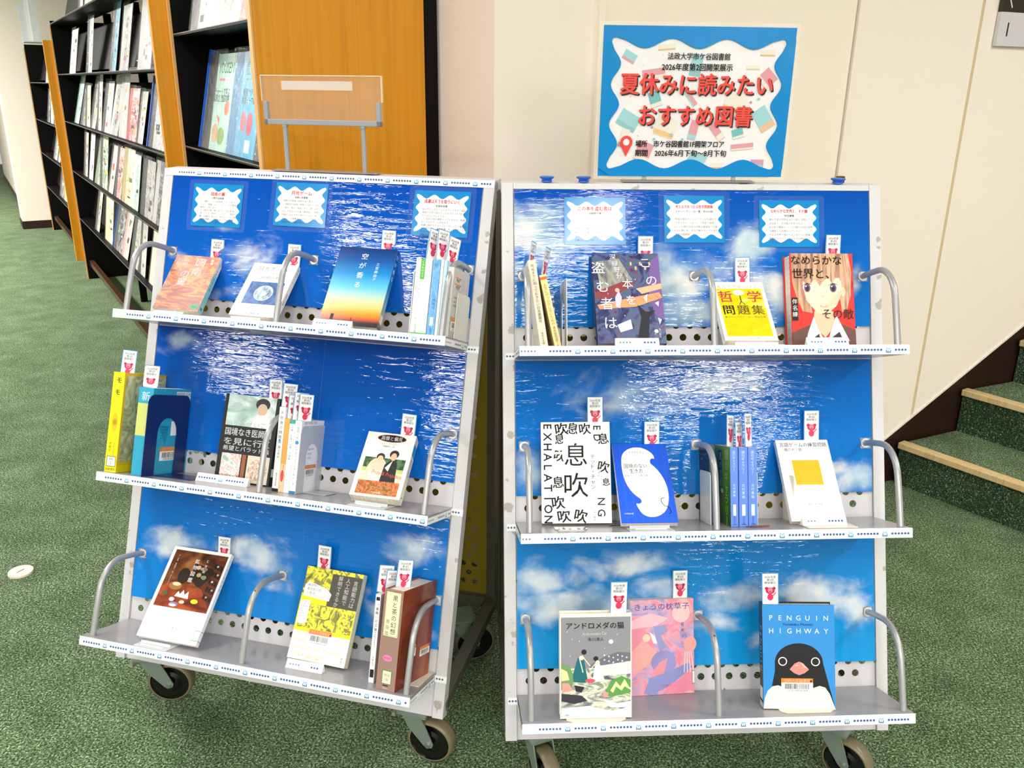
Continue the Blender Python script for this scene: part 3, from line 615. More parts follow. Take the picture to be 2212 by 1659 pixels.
# ------------------------------------------------------------------ printed sky sheets (laminated, wavy, glossy)
def sky_mat(name, top, bot, h0, h1, blobs, seed=0.0, cloud='#cfdbe6', amp=.9):
    m, nt, b = base_mat(name); setp(b, Roughness=.35); b.inputs['Specular IOR Level'].default_value = .0; b.inputs['Coat Weight'].default_value = .9; b.inputs['Coat Roughness'].default_value = .018; b.inputs['Coat IOR'].default_value = 1.46
    L = nt.links; tc = nd(nt, 'ShaderNodeTexCoord'); sp = nd(nt, 'ShaderNodeSeparateXYZ'); L.new(tc.outputs['UV'], sp.inputs[0])
    mr = nd(nt, 'ShaderNodeMapRange'); mr.inputs['From Min'].default_value = h0; mr.inputs['From Max'].default_value = h1; L.new(sp.outputs[1], mr.inputs[0])
    g = nd(nt, 'ShaderNodeMixRGB'); g.inputs[1].default_value = lin(bot); g.inputs[2].default_value = lin(top); L.new(mr.outputs[0], g.inputs[0])
    mp = nd(nt, 'ShaderNodeMapping'); mp.inputs['Location'].default_value = (seed, seed * .7, 0); mp.inputs['Scale'].default_value = (11, 16, 1); L.new(tc.outputs['UV'], mp.inputs[0])
    nz = nd(nt, 'ShaderNodeTexNoise'); nz.inputs['Scale'].default_value = 1; nz.inputs['Detail'].default_value = 6; nz.inputs['Roughness'].default_value = .58; nz.inputs['Distortion'].default_value = .35; L.new(mp.outputs[0], nz.inputs['Vector'])
    acc = None
    for (bx, bh, rx, rh, st_) in blobs:
        m2 = nd(nt, 'ShaderNodeMapping', vector_type='TEXTURE'); m2.inputs['Location'].default_value = (bx, bh, 0); m2.inputs['Scale'].default_value = (rx * 2.0, rh * 2.0, 1); L.new(tc.outputs['UV'], m2.inputs[0])
        gr = nd(nt, 'ShaderNodeTexGradient', gradient_type='QUADRATIC_SPHERE'); L.new(m2.outputs[0], gr.inputs[0])
        mu = nd(nt, 'ShaderNodeMath', operation='MULTIPLY'); mu.inputs[1].default_value = st_; L.new(gr.outputs[1], mu.inputs[0])
        if acc is None: acc = mu.outputs[0]
        else:
            mx = nd(nt, 'ShaderNodeMath', operation='MAXIMUM'); L.new(acc, mx.inputs[0]); L.new(mu.outputs[0], mx.inputs[1]); acc = mx.outputs[0]
    ad = nd(nt, 'ShaderNodeMath', operation='ADD'); L.new(nz.outputs[0], ad.inputs[0]); L.new(acc, ad.inputs[1])
    m3 = nd(nt, 'ShaderNodeMapRange', interpolation_type='SMOOTHSTEP'); m3.inputs['From Min'].default_value = .74; m3.inputs['From Max'].default_value = 1.12; m3.inputs['To Max'].default_value = amp; L.new(ad.outputs[0], m3.inputs[0])
    n2 = nd(nt, 'ShaderNodeTexNoise'); n2.inputs['Scale'].default_value = 14; n2.inputs['Detail'].default_value = 3; L.new(tc.outputs['UV'], n2.inputs['Vector'])
    cr = ramp(nt, [(.34, '#88a9c8'), (.52, cloud), (.66, '#eceae4')]); L.new(n2.outputs[0], cr.inputs[0])
    mx = nd(nt, 'ShaderNodeMixRGB'); L.new(m3.outputs[0], mx.inputs[0]); L.new(g.outputs[0], mx.inputs[1]); L.new(cr.outputs[0], mx.inputs[2]); L.new(mx.outputs[0], b.inputs['Base Color'])
    # rippled laminate: fine horizontal wrinkles
    mw = nd(nt, 'ShaderNodeMapping'); mw.inputs['Scale'].default_value = (14, 95, 1); mw.inputs['Rotation'].default_value = (0, 0, .03); mw.inputs['Location'].default_value = (seed * 3, seed, 0); L.new(tc.outputs['UV'], mw.inputs[0])
    nw = nd(nt, 'ShaderNodeTexNoise'); nw.inputs['Scale'].default_value = 1; nw.inputs['Detail'].default_value = 3; nw.inputs['Roughness'].default_value = .55; nw.inputs['Distortion'].default_value = .5; L.new(mw.outputs[0], nw.inputs['Vector'])
    bp = nd(nt, 'ShaderNodeBump'); bp.inputs['Strength'].default_value = .62; bp.inputs['Distance'].default_value = .0013; L.new(nw.outputs[0], bp.inputs['Height']); L.new(bp.outputs[0], b.inputs['Coat Normal'])
    bq = nd(nt, 'ShaderNodeBump'); bq.inputs['Strength'].default_value = .15; bq.inputs['Distance'].default_value = .001; L.new(nw.outputs[0], bq.inputs['Height']); L.new(bq.outputs[0], b.inputs['Normal'])
    return m
SKY = {
 'L1': sky_mat('sky_print_a', '#0449b0', '#0e63c4', .81, 1.08, [(.22, .90, .13, .09, .58), (.17, .97, .07, .03, .45), (.05, .90, .05, .04, .5), (.20, .83, .10, .05, .55), (.64, .88, .04, .02, .15)], 1.3),
 'L2': sky_mat('sky_print_b', '#0445a6', '#0a68c8', .48, .74, [(.10, .715, .16, .05, .55), (.16, .655, .09, .03, .35), (.14, .585, .06, .03, .45)], 3.1, amp=.65),
 'L3': sky_mat('sky_print_c', '#0868be', '#0e84d8', .14, .36, [(.12, .265, .12, .055, .75), (.20, .24, .09, .05, .6), (.31, .27, .12, .06, .75), (.36, .21, .09, .04, .5), (.67, .325, .09, .05, .8), (.56, .24, .06, .05, .5), (.60, .20, .05, .04, .45), (.72, .165, .04, .03, .6)], 5.2),
 'R1': sky_mat('sky_print_d', '#044cb0', '#1276cc', .81, 1.08, [(.06, 1.0, .13, .12, .7), (.07, .86, .10, .06, .45), (.33, .90, .15, .10, .78), (.36, .84, .14, .06, .8), (.50, .97, .07, .06, .8), (.54, .88, .08, .10, .75), (.71, .90, .03, .06, .5)], 2.2, cloud='#c2d3dc'),  # leftmost pale blobs paint reflected haze into the print
 'R2': sky_mat('sky_print_e', '#065fba', '#0f76ca', .48, .74, [(.05, .53, .05, .07, .75), (.24, .66, .26, .08, .5), (.44, .69, .14, .07, .55), (.70, .51, .07, .05, .8), (.17, .56, .06, .05, .3)], 7.7, cloud='#b9cede'),  # wide upper blobs put a streaky reflection into the print colour
 'R3': sky_mat('sky_print_f', '#0c78c4', '#1698de', .14, .37, [(.08, .31, .10, .05, .75), (.13, .26, .16, .05, .85), (.25, .345, .14, .05, .7), (.31, .30, .09, .05, .6), (.47, .27, .10, .05, .75), (.42, .22, .12, .04, .6), (.62, .27, .13, .06, .85), (.70, .24, .06, .06, .75), (.52, .19, .06, .03, .5)], 9.1),
}
def sheet(c, key, x0, x1, h0, h1, lift, label, notches=()):
    """one laminated print; notches (x, h, w, hh) are the cut-outs around the rail ends"""
    m = MB(); mat = SKY[key]; y0, y1 = -.0006 - lift, -.0002 - lift
    xs = sorted({x0, x1} | {q for n_ in notches for q in (max(x0, n_[0] - n_[2]), min(x1, n_[0] + n_[2]))}); hs = sorted({h0, h1} | {q for n_ in notches for q in (n_[1] - n_[3], n_[1] + n_[3])})
    for i in range(len(xs) - 1):
        for j in range(len(hs) - 1):
            cx, cy = (xs[i] + xs[i + 1]) / 2, (hs[j] + hs[j + 1]) / 2
            if any(abs(cx - n_[0]) < n_[2] and abs(cy - n_[1]) < n_[3] for n_ in notches): continue
            q = [(xs[i], hs[j]), (xs[i + 1], hs[j]), (xs[i + 1], hs[j + 1]), (xs[i], hs[j + 1])]
            m.face([(a, y0, b_) for a, b_ in q], mat, q); m.face([(a, y1, b_) for a, b_ in q][::-1], P('#e9edf2', .4))
    for a, b_, cc, dd in ((x0, x0, h0, h1), (x1, x1, h0, h1)): m.face([(a, y0, cc), (a, y1, cc), (a, y1, dd), (a, y0, dd)], P('#e9edf2', .4))
    o = m.build('sky_poster', mw=PF(c)); tag(o, label, 'poster', 'laminated sky prints lining the carts'); return o
def nt_(k, xs): return [(x, SH[k] + .148, .0105, .0105) for x in xs]
sheet('L', 'L1', .0245, .432, .809, 1.0825, .0008, 'blue sky print with a puffy cloud, upper left panel of the left cart', nt_(1, (.041, .384)))
sheet('L', 'L1', .420, .7415, .812, 1.0825, .0000, 'plain deep blue print, upper right panel of the left cart', nt_(1, (.729,)))
sheet('L', 'L2', .0245, .430, .476, .743, .0008, 'blue print with a dim cloud, middle left panel of the left cart', nt_(2, (.384,)))
sheet('L', 'L2', .418, .7415, .476, .743, .0000, 'deep blue print behind the couple paperback, middle right of the left cart', nt_(2, (.729,)))
sheet('L', 'L3', .0245, .424, .139, .402, .0008, 'cloudy sky print behind the mineral book on the left cart', nt_(3, (.041, .384)))
sheet('L', 'L3', .412, .7415, .137, .402, .0000, 'sky print behind the yellow book on the left cart', nt_(3, (.729,)))
sheet('R', 'R1', .0245, .432, .809, 1.0825, .0008, 'hazy sky print with white glare, upper left panel of the right cart', nt_(1, (.041, .384)))
sheet('R', 'R1', .420, .7425, .809, 1.0825, .0000, 'blue sky print behind the portrait book on the right cart', nt_(1, (.729,)))
sheet('R', 'R2', .0245, .352, .477, .743, .0008, 'rippled blue print behind the black lettered book on the right cart', nt_(2, (.041,)))
sheet('R', 'R2', .342, .7415, .476, .743, .0000, 'rippled blue print behind the orange square book on the right cart', nt_(2, (.384, .729)))
sheet('R', 'R3', .0245, .356, .139, .402, .0008, 'cloudy sky print behind the grey and pink books on the right cart', nt_(3, (.041,)))
sheet('R', 'R3', .344, .7425, .138, .402, .0000, 'cloudy sky print behind the penguin book on the right cart', nt_(3, (.384, .729)))

# ------------------------------------------------------------------ review cards and posters
BLU = '#1386cc'
def card(c, x, h, title, author, rows, label, rot=0.0, w=.122, hh=.094, tsize=.075):
    r = empty('review_card', PF(c) @ T(x, -.0026, h) @ RY(rot), label, 'card')
    m = MB(); pts = []
    for cx, cz, a0 in ((w / 2 + .005, hh + .003, 0), (-w / 2 - .005, hh + .003, pi / 2), (-w / 2 - .005, -.004, pi), (w / 2 + .005, -.004, 1.5 * pi)):
        for k in range(4): an = a0 + k * pi / 6; pts.append((cx + .006 * cos(an), cz + .006 * sin(an)))
    m.prism(pts, -.0004, 0, clear_mat('laminate_film', '#dfeefc', .05, .02, .7, bump=.12)); m.build('laminate_film', r)
    a = Art(w, hh); a.rect(0, 0, 1, 1, film(BLU)); a.poly(wave_outline(.075, .135, .925, .865, .032, .045), film('#f2eef2'))
    a.text(title, .5, .235, tsize, '#e0283c', 'c', .05, width=min(.62, len(title) * tsize * .92)); a.text(author, .5, .335, .042, '#2f2b2d', 'c', .04)
    a.lines(rows, .165, .415, .0405, '#454143', 1.33 if len(rows) > 7 else 1.55)
    a.put('printed_card', r, T(-w / 2, -.0005, 0)); return r
card('L', .141, .969, '図南の翼', '小野不由美著', ['十二国記シリーズを愛読している自分に', 'とって、間違いなくこのシリーズの最高', '傑作だと思います。', '十二国記は第一巻にあたる『月の影 影の', '海』がかなり読みにくいので、『図南の', '翼』を最初に読んで、主人公とともに独', '特の世界観にときに怯え、ときに興奮し、', '十二国記の魅力に触れてほしいです。'], 'wavy edged review card with a four character red heading, leftmost on the left cart')
card('L', .3415, .979, '月光ゲーム', '有栖川有栖著', ['英都大学推理小説研究会の面々――', '江神部長や有栖川有栖らが訪れたキャン', 'プ場は、噴火で孤島と化す。閉じ込めら', 'れた大学生たちを襲う連続殺人。現場の', '地面にはyの文字が残されている。怖い', 'のにどこか綺麗で、はかない"大学生の', '時間"が静かに胸に残るミステリ。'], 'wavy edged review card in the middle of the left cart top panel', tsize=.085)
card('L', .6585, .9745, '成瀬は天下を取りにいく', '宮島未奈著', ['言わずとしれたベストセラーですが、名前や', '表紙だけ見て読んだことがなかった方も多い', 'のではないでしょうか。', '少し短めの話が複数入っているので、時間が', 'なくてもサラッと読めます。', '成瀬の強烈なキャラクターがとにかく魅力的', 'で、読み終わったら成瀬にあってみたくなる', '作品です。', '続編も面白いので'], 'wavy edged review card above the standing books, rightmost on the left cart')
card('R', .185, .9725, 'この本を盗む者は', '深緑野分著', ['', '', 'えもいえぬ文化ファンタジー作品。', '独特な世界観で、自由な世界。', '夏休みの読書におすすめしてくれる', '本です。読んでしまうほど没頭す', 'る楽しいお話です！！'], 'glare covered review card, leftmost on the right cart')
card('R', .3845, .977, '考える力をつける哲学問題集', 'スティーブン・ロー著｜中山元訳', ['', '「宇宙の始まり」というマクロな謎から、', '「デザイナー・ベビー」「刑罰の是非」', 'といった現代社会の切実な倫理まで正解', 'のない問いを、自力で解きほぐすための', '『思考の格闘技』です。'], 'wavy edged review card with a long red heading, middle of the right cart', tsize=.06)
card('R', .5775, .969, 'なめらかな世界と、その敵', '伴名練著', ['誰もが並行世界を当たり前に活用してい', 'る社会で、その能力を失ったら？', '目の前の親友が、いつの間にか別の世界', 'の親友と入れ替わっていたら？', 'そんな世界で描かれる少女たちの青春と、', '感動のクライマックスをぜひ味わってい', 'ただきたいです。'], 'wavy edged review card above the portrait book, rightmost on the right cart', tsize=.065)
TZ = ZB + 1.029 + .0005
def sign_stand(c, x0, x1, xr, z0, hz, yy, label, plate):
    r = empty('sign_stand', CART[c] @ T(0, yy, TZ), label, 'sign stand'); G = P('#a9aab2', .35, .3)
    def part(nm, fn, bevel=0): m = MB(); fn(m); return m.build(nm, r, bevel=bevel)
    part('base_strip', lambda m: m.box(x0 + .01, x1 - .01, -.012, .018, 0, .002, P('#8f8b88', .4)))
    for x in xr: part('rod', lambda m: m.tube([(x, 0, .002), (x, 0, z0)], .0048, G, 12)); part('rod_collar', lambda m: m.tube([(x, 0, z0 - .004), (x, 0, z0)], .007, G, 12))
    part('holder_channel', lambda m: (m.box(x0, x1, -.006, .006, z0, z0 + .011, G), m.box(x0, x0 + .009, -.006, .006, z0, z0 + .047, G), m.box(x1 - .009, x1, -.006, .006, z0, z0 + .047, G)), .001)
    if plate:
        AC = clear_mat('acrylic', '#f9f2ee', .03, .08, 1.0, bump=.02)
        part('acrylic_sheet', lambda m: m.box(x0 - .003, x1 + .003, -.003, .003, z0 + .0112, z0 + hz, AC)); part('acrylic_rim', lambda m: (m.box(x0 - .004, x1 + .004, -.0032, .0032, z0 + hz, z0 + hz + .0015, P('#f4e6dc', .1)), m.box(x0 - .0045, x0 - .003, -.003, .003, z0 + .048, z0 + hz, P('#f0dccb', .1)), m.box(x1 + .003, x1 + .0045, -.003, .003, z0 + .048, z0 + hz, P('#f0dccb', .1))))
        part('frosted_tape', lambda m: m.box(x0 + .045, x1 - .06, -.0040, -.0032, z0 + hz - .028, z0 + hz - .010, clear_mat('frosted_tape', '#efe4da', .5, .6)))
    return r
sign_stand('L', .2465, .5135, (.2915, .472), .0965, .0985, .400, 'grey sign stand with an empty clear holder on the left cart', True)
sign_stand('R', .235, .525, (.290, .473), .045, .2, .408, 'grey sign stand hidden behind the big poster on the right cart', False)
pr = empty('poster', CART['R'] @ T(.1935, .398, TZ + .0115), 'large blue bordered poster with red Japanese lettering above the right cart', 'poster')
PWd, PH = .3745, .280
m = MB(); m.box(-.008, PWd + .007, 0, .0005, -.006, PH + .0075, clear_mat('poster_laminate', '#f4efe6', .04, .22, .8, bump=.1)); m.build('laminate_film', pr)
GL = bpy.data.materials.new('x'); bpy.data.materials.remove(GL)
def gloss(col, key):
    if key in MATS: return MATS[key]
    mt, nt, b = base_mat(key); b.inputs['Base Color'].default_value = lin(col); setp(b, Roughness=.35); b.inputs['Specular IOR Level'].default_value = 0; b.inputs['Coat Weight'].default_value = .8; b.inputs['Coat Roughness'].default_value = .04; b.inputs['Coat IOR'].default_value = 1.42
    tc = nd(nt, 'ShaderNodeTexCoord'); nz = nd(nt, 'ShaderNodeTexNoise'); nz.inputs['Scale'].default_value = 9; nz.inputs['Detail'].default_value = 8; nz.inputs['Roughness'].default_value = .75
    bp = nd(nt, 'ShaderNodeBump'); bp.inputs['Strength'].default_value = .5; bp.inputs['Distance'].default_value = .004; nt.links.new(tc.outputs['Object'], nz.inputs['Vector']); nt.links.new(nz.outputs[0], bp.inputs['Height']); nt.links.new(bp.outputs[0], b.inputs['Coat Normal'])
    MATS[key] = mt; return mt
a = Art(PWd, PH); a.rect(0, 0, 1, 1, gloss('#0d86cd', 'poster_blue')); WO_ = wave_outline(.072, .112, .925, .912, .024, .032, 12); a.poly(WO_, gloss('#efe9ec', 'poster_white'))
rnd = random.Random(3)
bk = lambda u, v, w_, h_, an, c1, c2: (a.poly([(u + (x_ * cos(an) - y_ * sin(an)), v + (x_ * sin(an) + y_ * cos(an)) * PWd / PH) for x_, y_ in ((-w_, -h_), (w_, -h_), (w_, h_), (-w_, h_))], c1), a.poly([(u + (x_ * cos(an) - y_ * sin(an)), v + (x_ * sin(an) + y_ * cos(an)) * PWd / PH) for x_, y_ in ((-w_, h_ * .45), (w_, h_ * .45), (w_, h_ * .95), (-w_, h_ * .95))], c2))
TE, PK, CR = '#9ecbd2', '#dd9aa4', '#e6dfd2'
for q in ((.14, .20, .035, .025, .5, TE, PK), (.33, .135, .045, .016, -.08, CR, '#d8b48a'), (.86, .165, .04, .016, .0, CR, '#d8b48a'), (.27, .305, .06, .022, -.15, PK, CR), (.49, .25, .03, .055, .15, TE, '#8fbcc6'), (.79, .26, .035, .012, 0, CR, '#c9bfae'), (.87, .33, .04, .04, .8, PK, CR), (.15, .62, .055, .042, .5, TE, '#8fbcc6'), (.285, .475, .03, .04, -.35, '#77b6b8', CR), (.47, .46, .05, .014, .9, PK, TE), (.71, .50, .055, .045, .35, CR, '#e8bd84'), (.35, .66, .055, .05, .3, CR, '#e8bd84'), (.50, .68, .022, .05, .2, PK, TE), (.62, .68, .02, .06, -.7, PK, CR), (.74, .70, .03, .025, -.3, '#77b6b8', CR), (.87, .60, .04, .06, -.6, TE, '#e2b896'), (.13, .74, .02, .05, .3, CR, '#c48f93'), (.24, .83, .04, .05, .35, PK, CR), (.53, .88, .045, .035, .5, TE, '#8fbcc6'), (.77, .79, .06, .016, -.1, PK, CR), (.64, .925, .035, .014, 0, CR, '#d8b48a'), (.86, .905, .035, .02, 0, '#c79bb3', '#9fc4cf')): bk(*q)
for k in range(34):
    u, v = rnd.uniform(.14, .86), rnd.uniform(.16, .86); a.circ(u, v, rnd.choice((.002, .003, .007)), rnd.choice(('#d98d98', '#8cc3cb', '#a9a2a4')), 12)
# the blue border again, over the book drawings that would cross it
ring = [(0, 0), (0, 1), (1, 1), (1, 0), (0, 0)]; WR = WO_ if sum(WO_[i][0] * WO_[(i + 1) % len(WO_)][1] - WO_[(i + 1) % len(WO_)][0] * WO_[i][1] for i in range(len(WO_))) > 0 else WO_[::-1]
def side(pts): return pts
n3 = len(WO_) // 4
a.lay(); gb = gloss('#0d86cd', 'poster_blue')
for i in range(len(WO_)):
    p, q = WO_[i], WO_[(i + 1) % len(WO_)]
    def outp(s_):
        u, v = s_; d = (u, 1 - u, v, 1 - v); k = d.index(min(d)); return ((0, v), (1, v), (u, 0), (u, 1))[k]
    P1, Q1 = outp(p), outp(q)
    a.poly([p, q, Q1, P1], gb, False)
for s_, u, v, w_, sz in (('夏休みに読みたい', .5, .375, .80, .112), ('おすすめ図書', .505, .583, .60, .112)):
    for lay_, ox, oy, cc in ((1, .007, .009, '#2a1414'), (1, 0, 0, '#e9483c')):
        a.lay()
        for dx_, dy_ in ((0, 0), (.0026, 0), (-.0026, 0), (0, .0020), (0, -.0020), (.0018, .0016), (-.0018, .0016), (.0018, -.0016), (-.0018, -.0016)): a.z += .000001; a.text(s_, u + ox + dx_, v + oy + dy_ * 1.3, sz, cc, 'c', 0, width=w_, lay=False)
a.text('法政大学市ケ谷図書館', .50, .192, .036, '#3a3235', 'c', .03, width=.325); a.text('2026年度第2回開架展示', .495, .262, .038, '#1a1618', 'c', .04, width=.37)
a.text('場所　市ケ谷図書館1F開架フロア', .195, .775, .037, '#151113', 'l', .04, width=.475); a.text('期間　2026年6月下旬～8月下旬', .195, .838, .037, '#151113', 'l', .04, width=.49)
a.poly([(.1445 + .033 * cos(t_), .765 + .033 * PWd / PH * sin(t_)) for t_ in [pi * 1.0 - .35 + k * (pi + .7) / 20 for k in range(21)]] + [(.1445, .865)], '#e5453f'); a.circ(.1445, .765, .017, '#f0eaec')
a.put('printed_sheet', pr)
for i, x in enumerate((.091, .165, .685)):
    m = MB(); n = 20; pf = [(.011, 0), (.0105, .002), (.010, .005), (.0145, .0078), (.0148, .0098), (.012, .0108), (0, .0108)]
    rs = [[(r * cos(2 * pi * k / n), r * sin(2 * pi * k / n), z) for k in range(n)] for r, z in pf]
    m.mesh([q for g_ in rs for q in g_], [(j * n + k, j * n + (k + 1) % n, (j + 1) * n + (k + 1) % n, (j + 1) * n + k) for j in range(len(pf) - 1) for k in range(n)], P('#1558bf', .3), smooth=True)
    o = m.build('magnet_button', mw=CART['R'] @ T(x, .392, TZ)); tag(o, ('blue round button on the right cart top, nearest its left corner', 'blue round button between the corner one and the poster', 'blue round button on the right cart top, right of the poster')[i], 'magnet')

# ------------------------------------------------------------------ bookmarks, stands, bookends, books
def bookmark(M, vis, label, rot=0.0, lean=0.0, w=.031, bend=.0, txt=True):
    r = empty('bookmark', M @ RY(rot) @ RX(lean), label, 'bookmark', 'white event bookmarks in the books')
    L = vis; m = MB(); N = 6; pf = [(-bend * (k / N) ** 2, L * k / N) for k in range(N + 1)]
    for k in range(N): (y0, z0), (y1, z1) = pf[k], pf[k + 1]; m.mesh([(-w / 2, y0, z0), (w / 2, y0, z0), (w / 2, y1, z1), (-w / 2, y1, z1), (-w / 2, y0 + .0003, z0), (w / 2, y0 + .0003, z0), (w / 2, y1 + .0003, z1), (-w / 2, y1 + .0003, z1)], [(0, 1, 2, 3), (7, 6, 5, 4), (0, 3, 7, 4), (1, 5, 6, 2)], P('#f5f4f6', .4))
    m.build('paper_strip', r)
    a = Art(w, L); e_ = .035
    a.rect(0, 0, e_, 1, '#2e86c4'); a.rect(1 - e_, 0, 1, 1, '#2e86c4'); a.rect(0, 0, 1, e_ * w / L, '#2e86c4')
    def V(mm): return mm / 1000 / L
    a.text('2026年度', .5, V(7.5), .17, '#4a4648', 'c', .0); a.text('第2回', .5, V(13), .17, '#4a4648'); a.text('開架展示', .5, V(18.7), .17, '#4a4648')
    if L > .036:
        y0_ = 34 if L > .042 else L * 1000 - 6
        for s_ in (-1, 1): a.ell(.5 + s_ * .22, V(y0_ - 4.6), .10, V(3.0), '#b81f4c', 14)
        a.ell(.5, V(y0_), .27, V(6.4), '#c4284f', 22); a.ell(.5, V(y0_ - 1.0), .15, V(5.0), '#ef7f98', 18); a.ell(.5, V(y0_ + 1.6), .05, V(1.0), '#6a1530', 10)
        if L > .046: a.ell(.5, V(46), .18, V(6.5), '#d8365f', 18); a.line(.64, V(44), .84, V(37), .06, '#d8365f')
    o = a.put('bookmark_print', r, T(-w / 2, -.0002, 0))
    if bend:
        for v in o.data.vertices: v.co.y += -bend * (v.co.z / L) ** 2
    return r
PAGE = mottle_mat('page_edges', [(0, '#d9cfb8'), (.45, '#efe7d4'), (.6, '#e0d6c0'), (1, '#f1ebdc')], (300, 2, 300), 2, 0, .7, coords='Object')
def book(c, k, M, w, h, t, label, front=None, spine=None, back=None, cover='#eeeeee', hard=False, side='R', rough=.35, page=None, spinecol=None, group=None):
    """canonical pose: front cover on y=0 facing -y, x -w/2..w/2, z 0..h, thickness along +y; spine on side"""
    r = empty('book', M, label, 'book', group); b_ = .0024 if hard else .0006; ins = .003 if hard else .0004; s = 1 if side == 'R' else -1
    cv = P(cover, rough, 0, .4, .0, .03); sc = P(spinecol, rough) if spinecol else cv
    m = MB(); m.box(-w / 2, w / 2, 0, b_, 0, h, cv); m.box(-w / 2, w / 2, t - b_, t, 0, h, cv)
    x0, x1 = (w / 2 - b_, w / 2) if s > 0 else (-w / 2, -w / 2 + b_); m.box(x0, x1, b_, t - b_, 0, h, sc); m.build('cover', r, bevel=.0006 if hard else 0)
    m = MB(); a0, a1 = (-w / 2 + ins, w / 2 - b_) if s > 0 else (-w / 2 + b_, w / 2 - ins); m.box(a0, a1, b_, t - b_, ins, h - ins, page or PAGE); m.build('page_block', r)
    if front: a = Art(w, h); front(a); a.put('front_print', r, T(-w / 2, -.0001, 0))
    if spine:
        a = Art(t, h); spine(a); a.put('spine_print', r, (T(w / 2 + .0001, 0, 0) @ RZ(pi / 2)) if s > 0 else (T(-w / 2 - .0001, t, 0) @ RZ(-pi / 2)))
    if back: a = Art(w, h); back(a); a.put('back_print', r, T(w / 2, t + .0001, 0) @ RZ(pi))
    return r
def face_M(c, k, x, d, yaw, lean, h0): return PF(c) @ T(x, -d, SH[k] + h0) @ RZ(-yaw) @ RX(-lean)
def spine_M(c, k, x0, d, w, t, side='R', roll=0.0, yaw=0.0, dh=0.0):
    M = PF(c) @ T(x0, -d, SH[k] + .0004 + dh) @ RZ(-yaw) @ RY(roll)
    return M @ (T(0, w / 2, 0) @ RZ(-pi / 2) if side == 'R' else T(t, w / 2, 0) @ RZ(pi / 2))
CLR = clear_mat('easel_plastic', '#eef1f4', .12, .45, .6)
def easel(c, k, x, d, lean, label, w=.075, col=None, reach=.03, hb=.07):
    r = empty('book_easel', PF(c) @ T(x, -d, SH[k] + .0003), label, 'book stand'); mt = col or CLR
    m = MB(); m.box(-w / 2, w / 2, -reach, .045, 0, .002, mt); m.build('base_plate', r, bevel=.0006)
    m = MB(); m.box(-w / 2 + .004, w / 2 - .004, -.0075, -.0055, .002, .0075, mt); m.box(-w / 2 + .012, w / 2 - .012, -.020, -.018, .002, .0045, mt); m.build('ledge', r)
    return r
def bookend(M, w, h, col, label, foot, arch=(.0, 0), side=1, thick=.0012, rad=.01):
    """L bookend: upright in the x=0 plane, w deep along +y, foot along +x*side"""
    r = empty('bookend', M, label, 'bookend'); mt = P(col, .3, .1)
    aw, ah = arch; pts = []
    for k in range(7): an = pi / 2 * k / 6; pts.append((w - rad + rad * sin(pi / 2 - an), h - rad + rad * sin(an)))
    for k in range(7): an = pi / 2 * k / 6; pts.append((rad - rad * sin(an), h - rad + rad * cos(an)))
    pts.append((0, 0))
    if aw:
        c0, rr = w / 2, aw / 2; pts.append((c0 - rr, 0)); pts += [(c0 - rr * cos(pi * k / 12), ah - rr + rr * sin(pi * k / 12)) for k in range(13)]; pts.append((c0 + rr, 0))
    pts.append((w, 0)); m = MB(); n = len(pts)
    vs = [(0, y, z) for y, z in pts] + [(thick * side, y, z) for y, z in pts]
    m.mesh(vs, [tuple(range(n)), tuple(range(2 * n - 1, n - 1, -1))] + [(i, i + n, (i + 1) % n + n, (i + 1) % n) for i in range(n)], mt); m.build('upright_plate', r)
    if foot:
        m = MB(); x0, x1 = sorted((0, foot * side)); m.box(x0, x1, w / 2 - (aw / 2 if aw else w / 2), w / 2 + (aw / 2 if aw else w / 2), 0, .0011, mt); m.build('foot_plate', r, bevel=.0004)
    return r
def tent(c, k, x, d, w, label, yaw=0.0, dh=.0003, hh=.0165, start=.016):
    """folded paper label holder in front of a book, with the patterned tape on its face"""
    r = empty('label_tent', PF(c) @ T(x, -d, SH[k] + dh) @ RZ(-yaw), label, 'label holder'); m = MB(); dp = .016
    m.mesh([(-w / 2, 0, 0), (w / 2, 0, 0), (w / 2, dp * .45, hh), (-w / 2, dp * .45, hh), (-w / 2, dp, 0), (w / 2, dp, 0)], [(0, 1, 2, 3), (3, 2, 5, 4), (0, 3, 4), (1, 5, 2), (0, 4, 5, 1)], P('#f6f4f4', .4)); m.build('folded_card', r)
    an = math.atan2(dp * .45, hh); tape(r, w - .008, .0130, T(-w / 2 + .004, .0005, .0018) @ RX(-an) @ T(0, -.0006, 0), start=start); return r
# ---- the right cart's and left cart's contents -----------------------------------------------------
def bm_on(c, k, args, w, h, t, u, vis, label, rot=0.0, lean=0.0, hard=False, bend=.004):
    x, d, yaw, ln, h0 = args
    lean = max(lean, ln)
    return bookmark(face_M(c, k, x, d, yaw, ln, h0) @ T((u - .5) * w, t * .5, h - (.003 if hard else .0004) + .0002), vis, label, rot, lean, bend=bend)
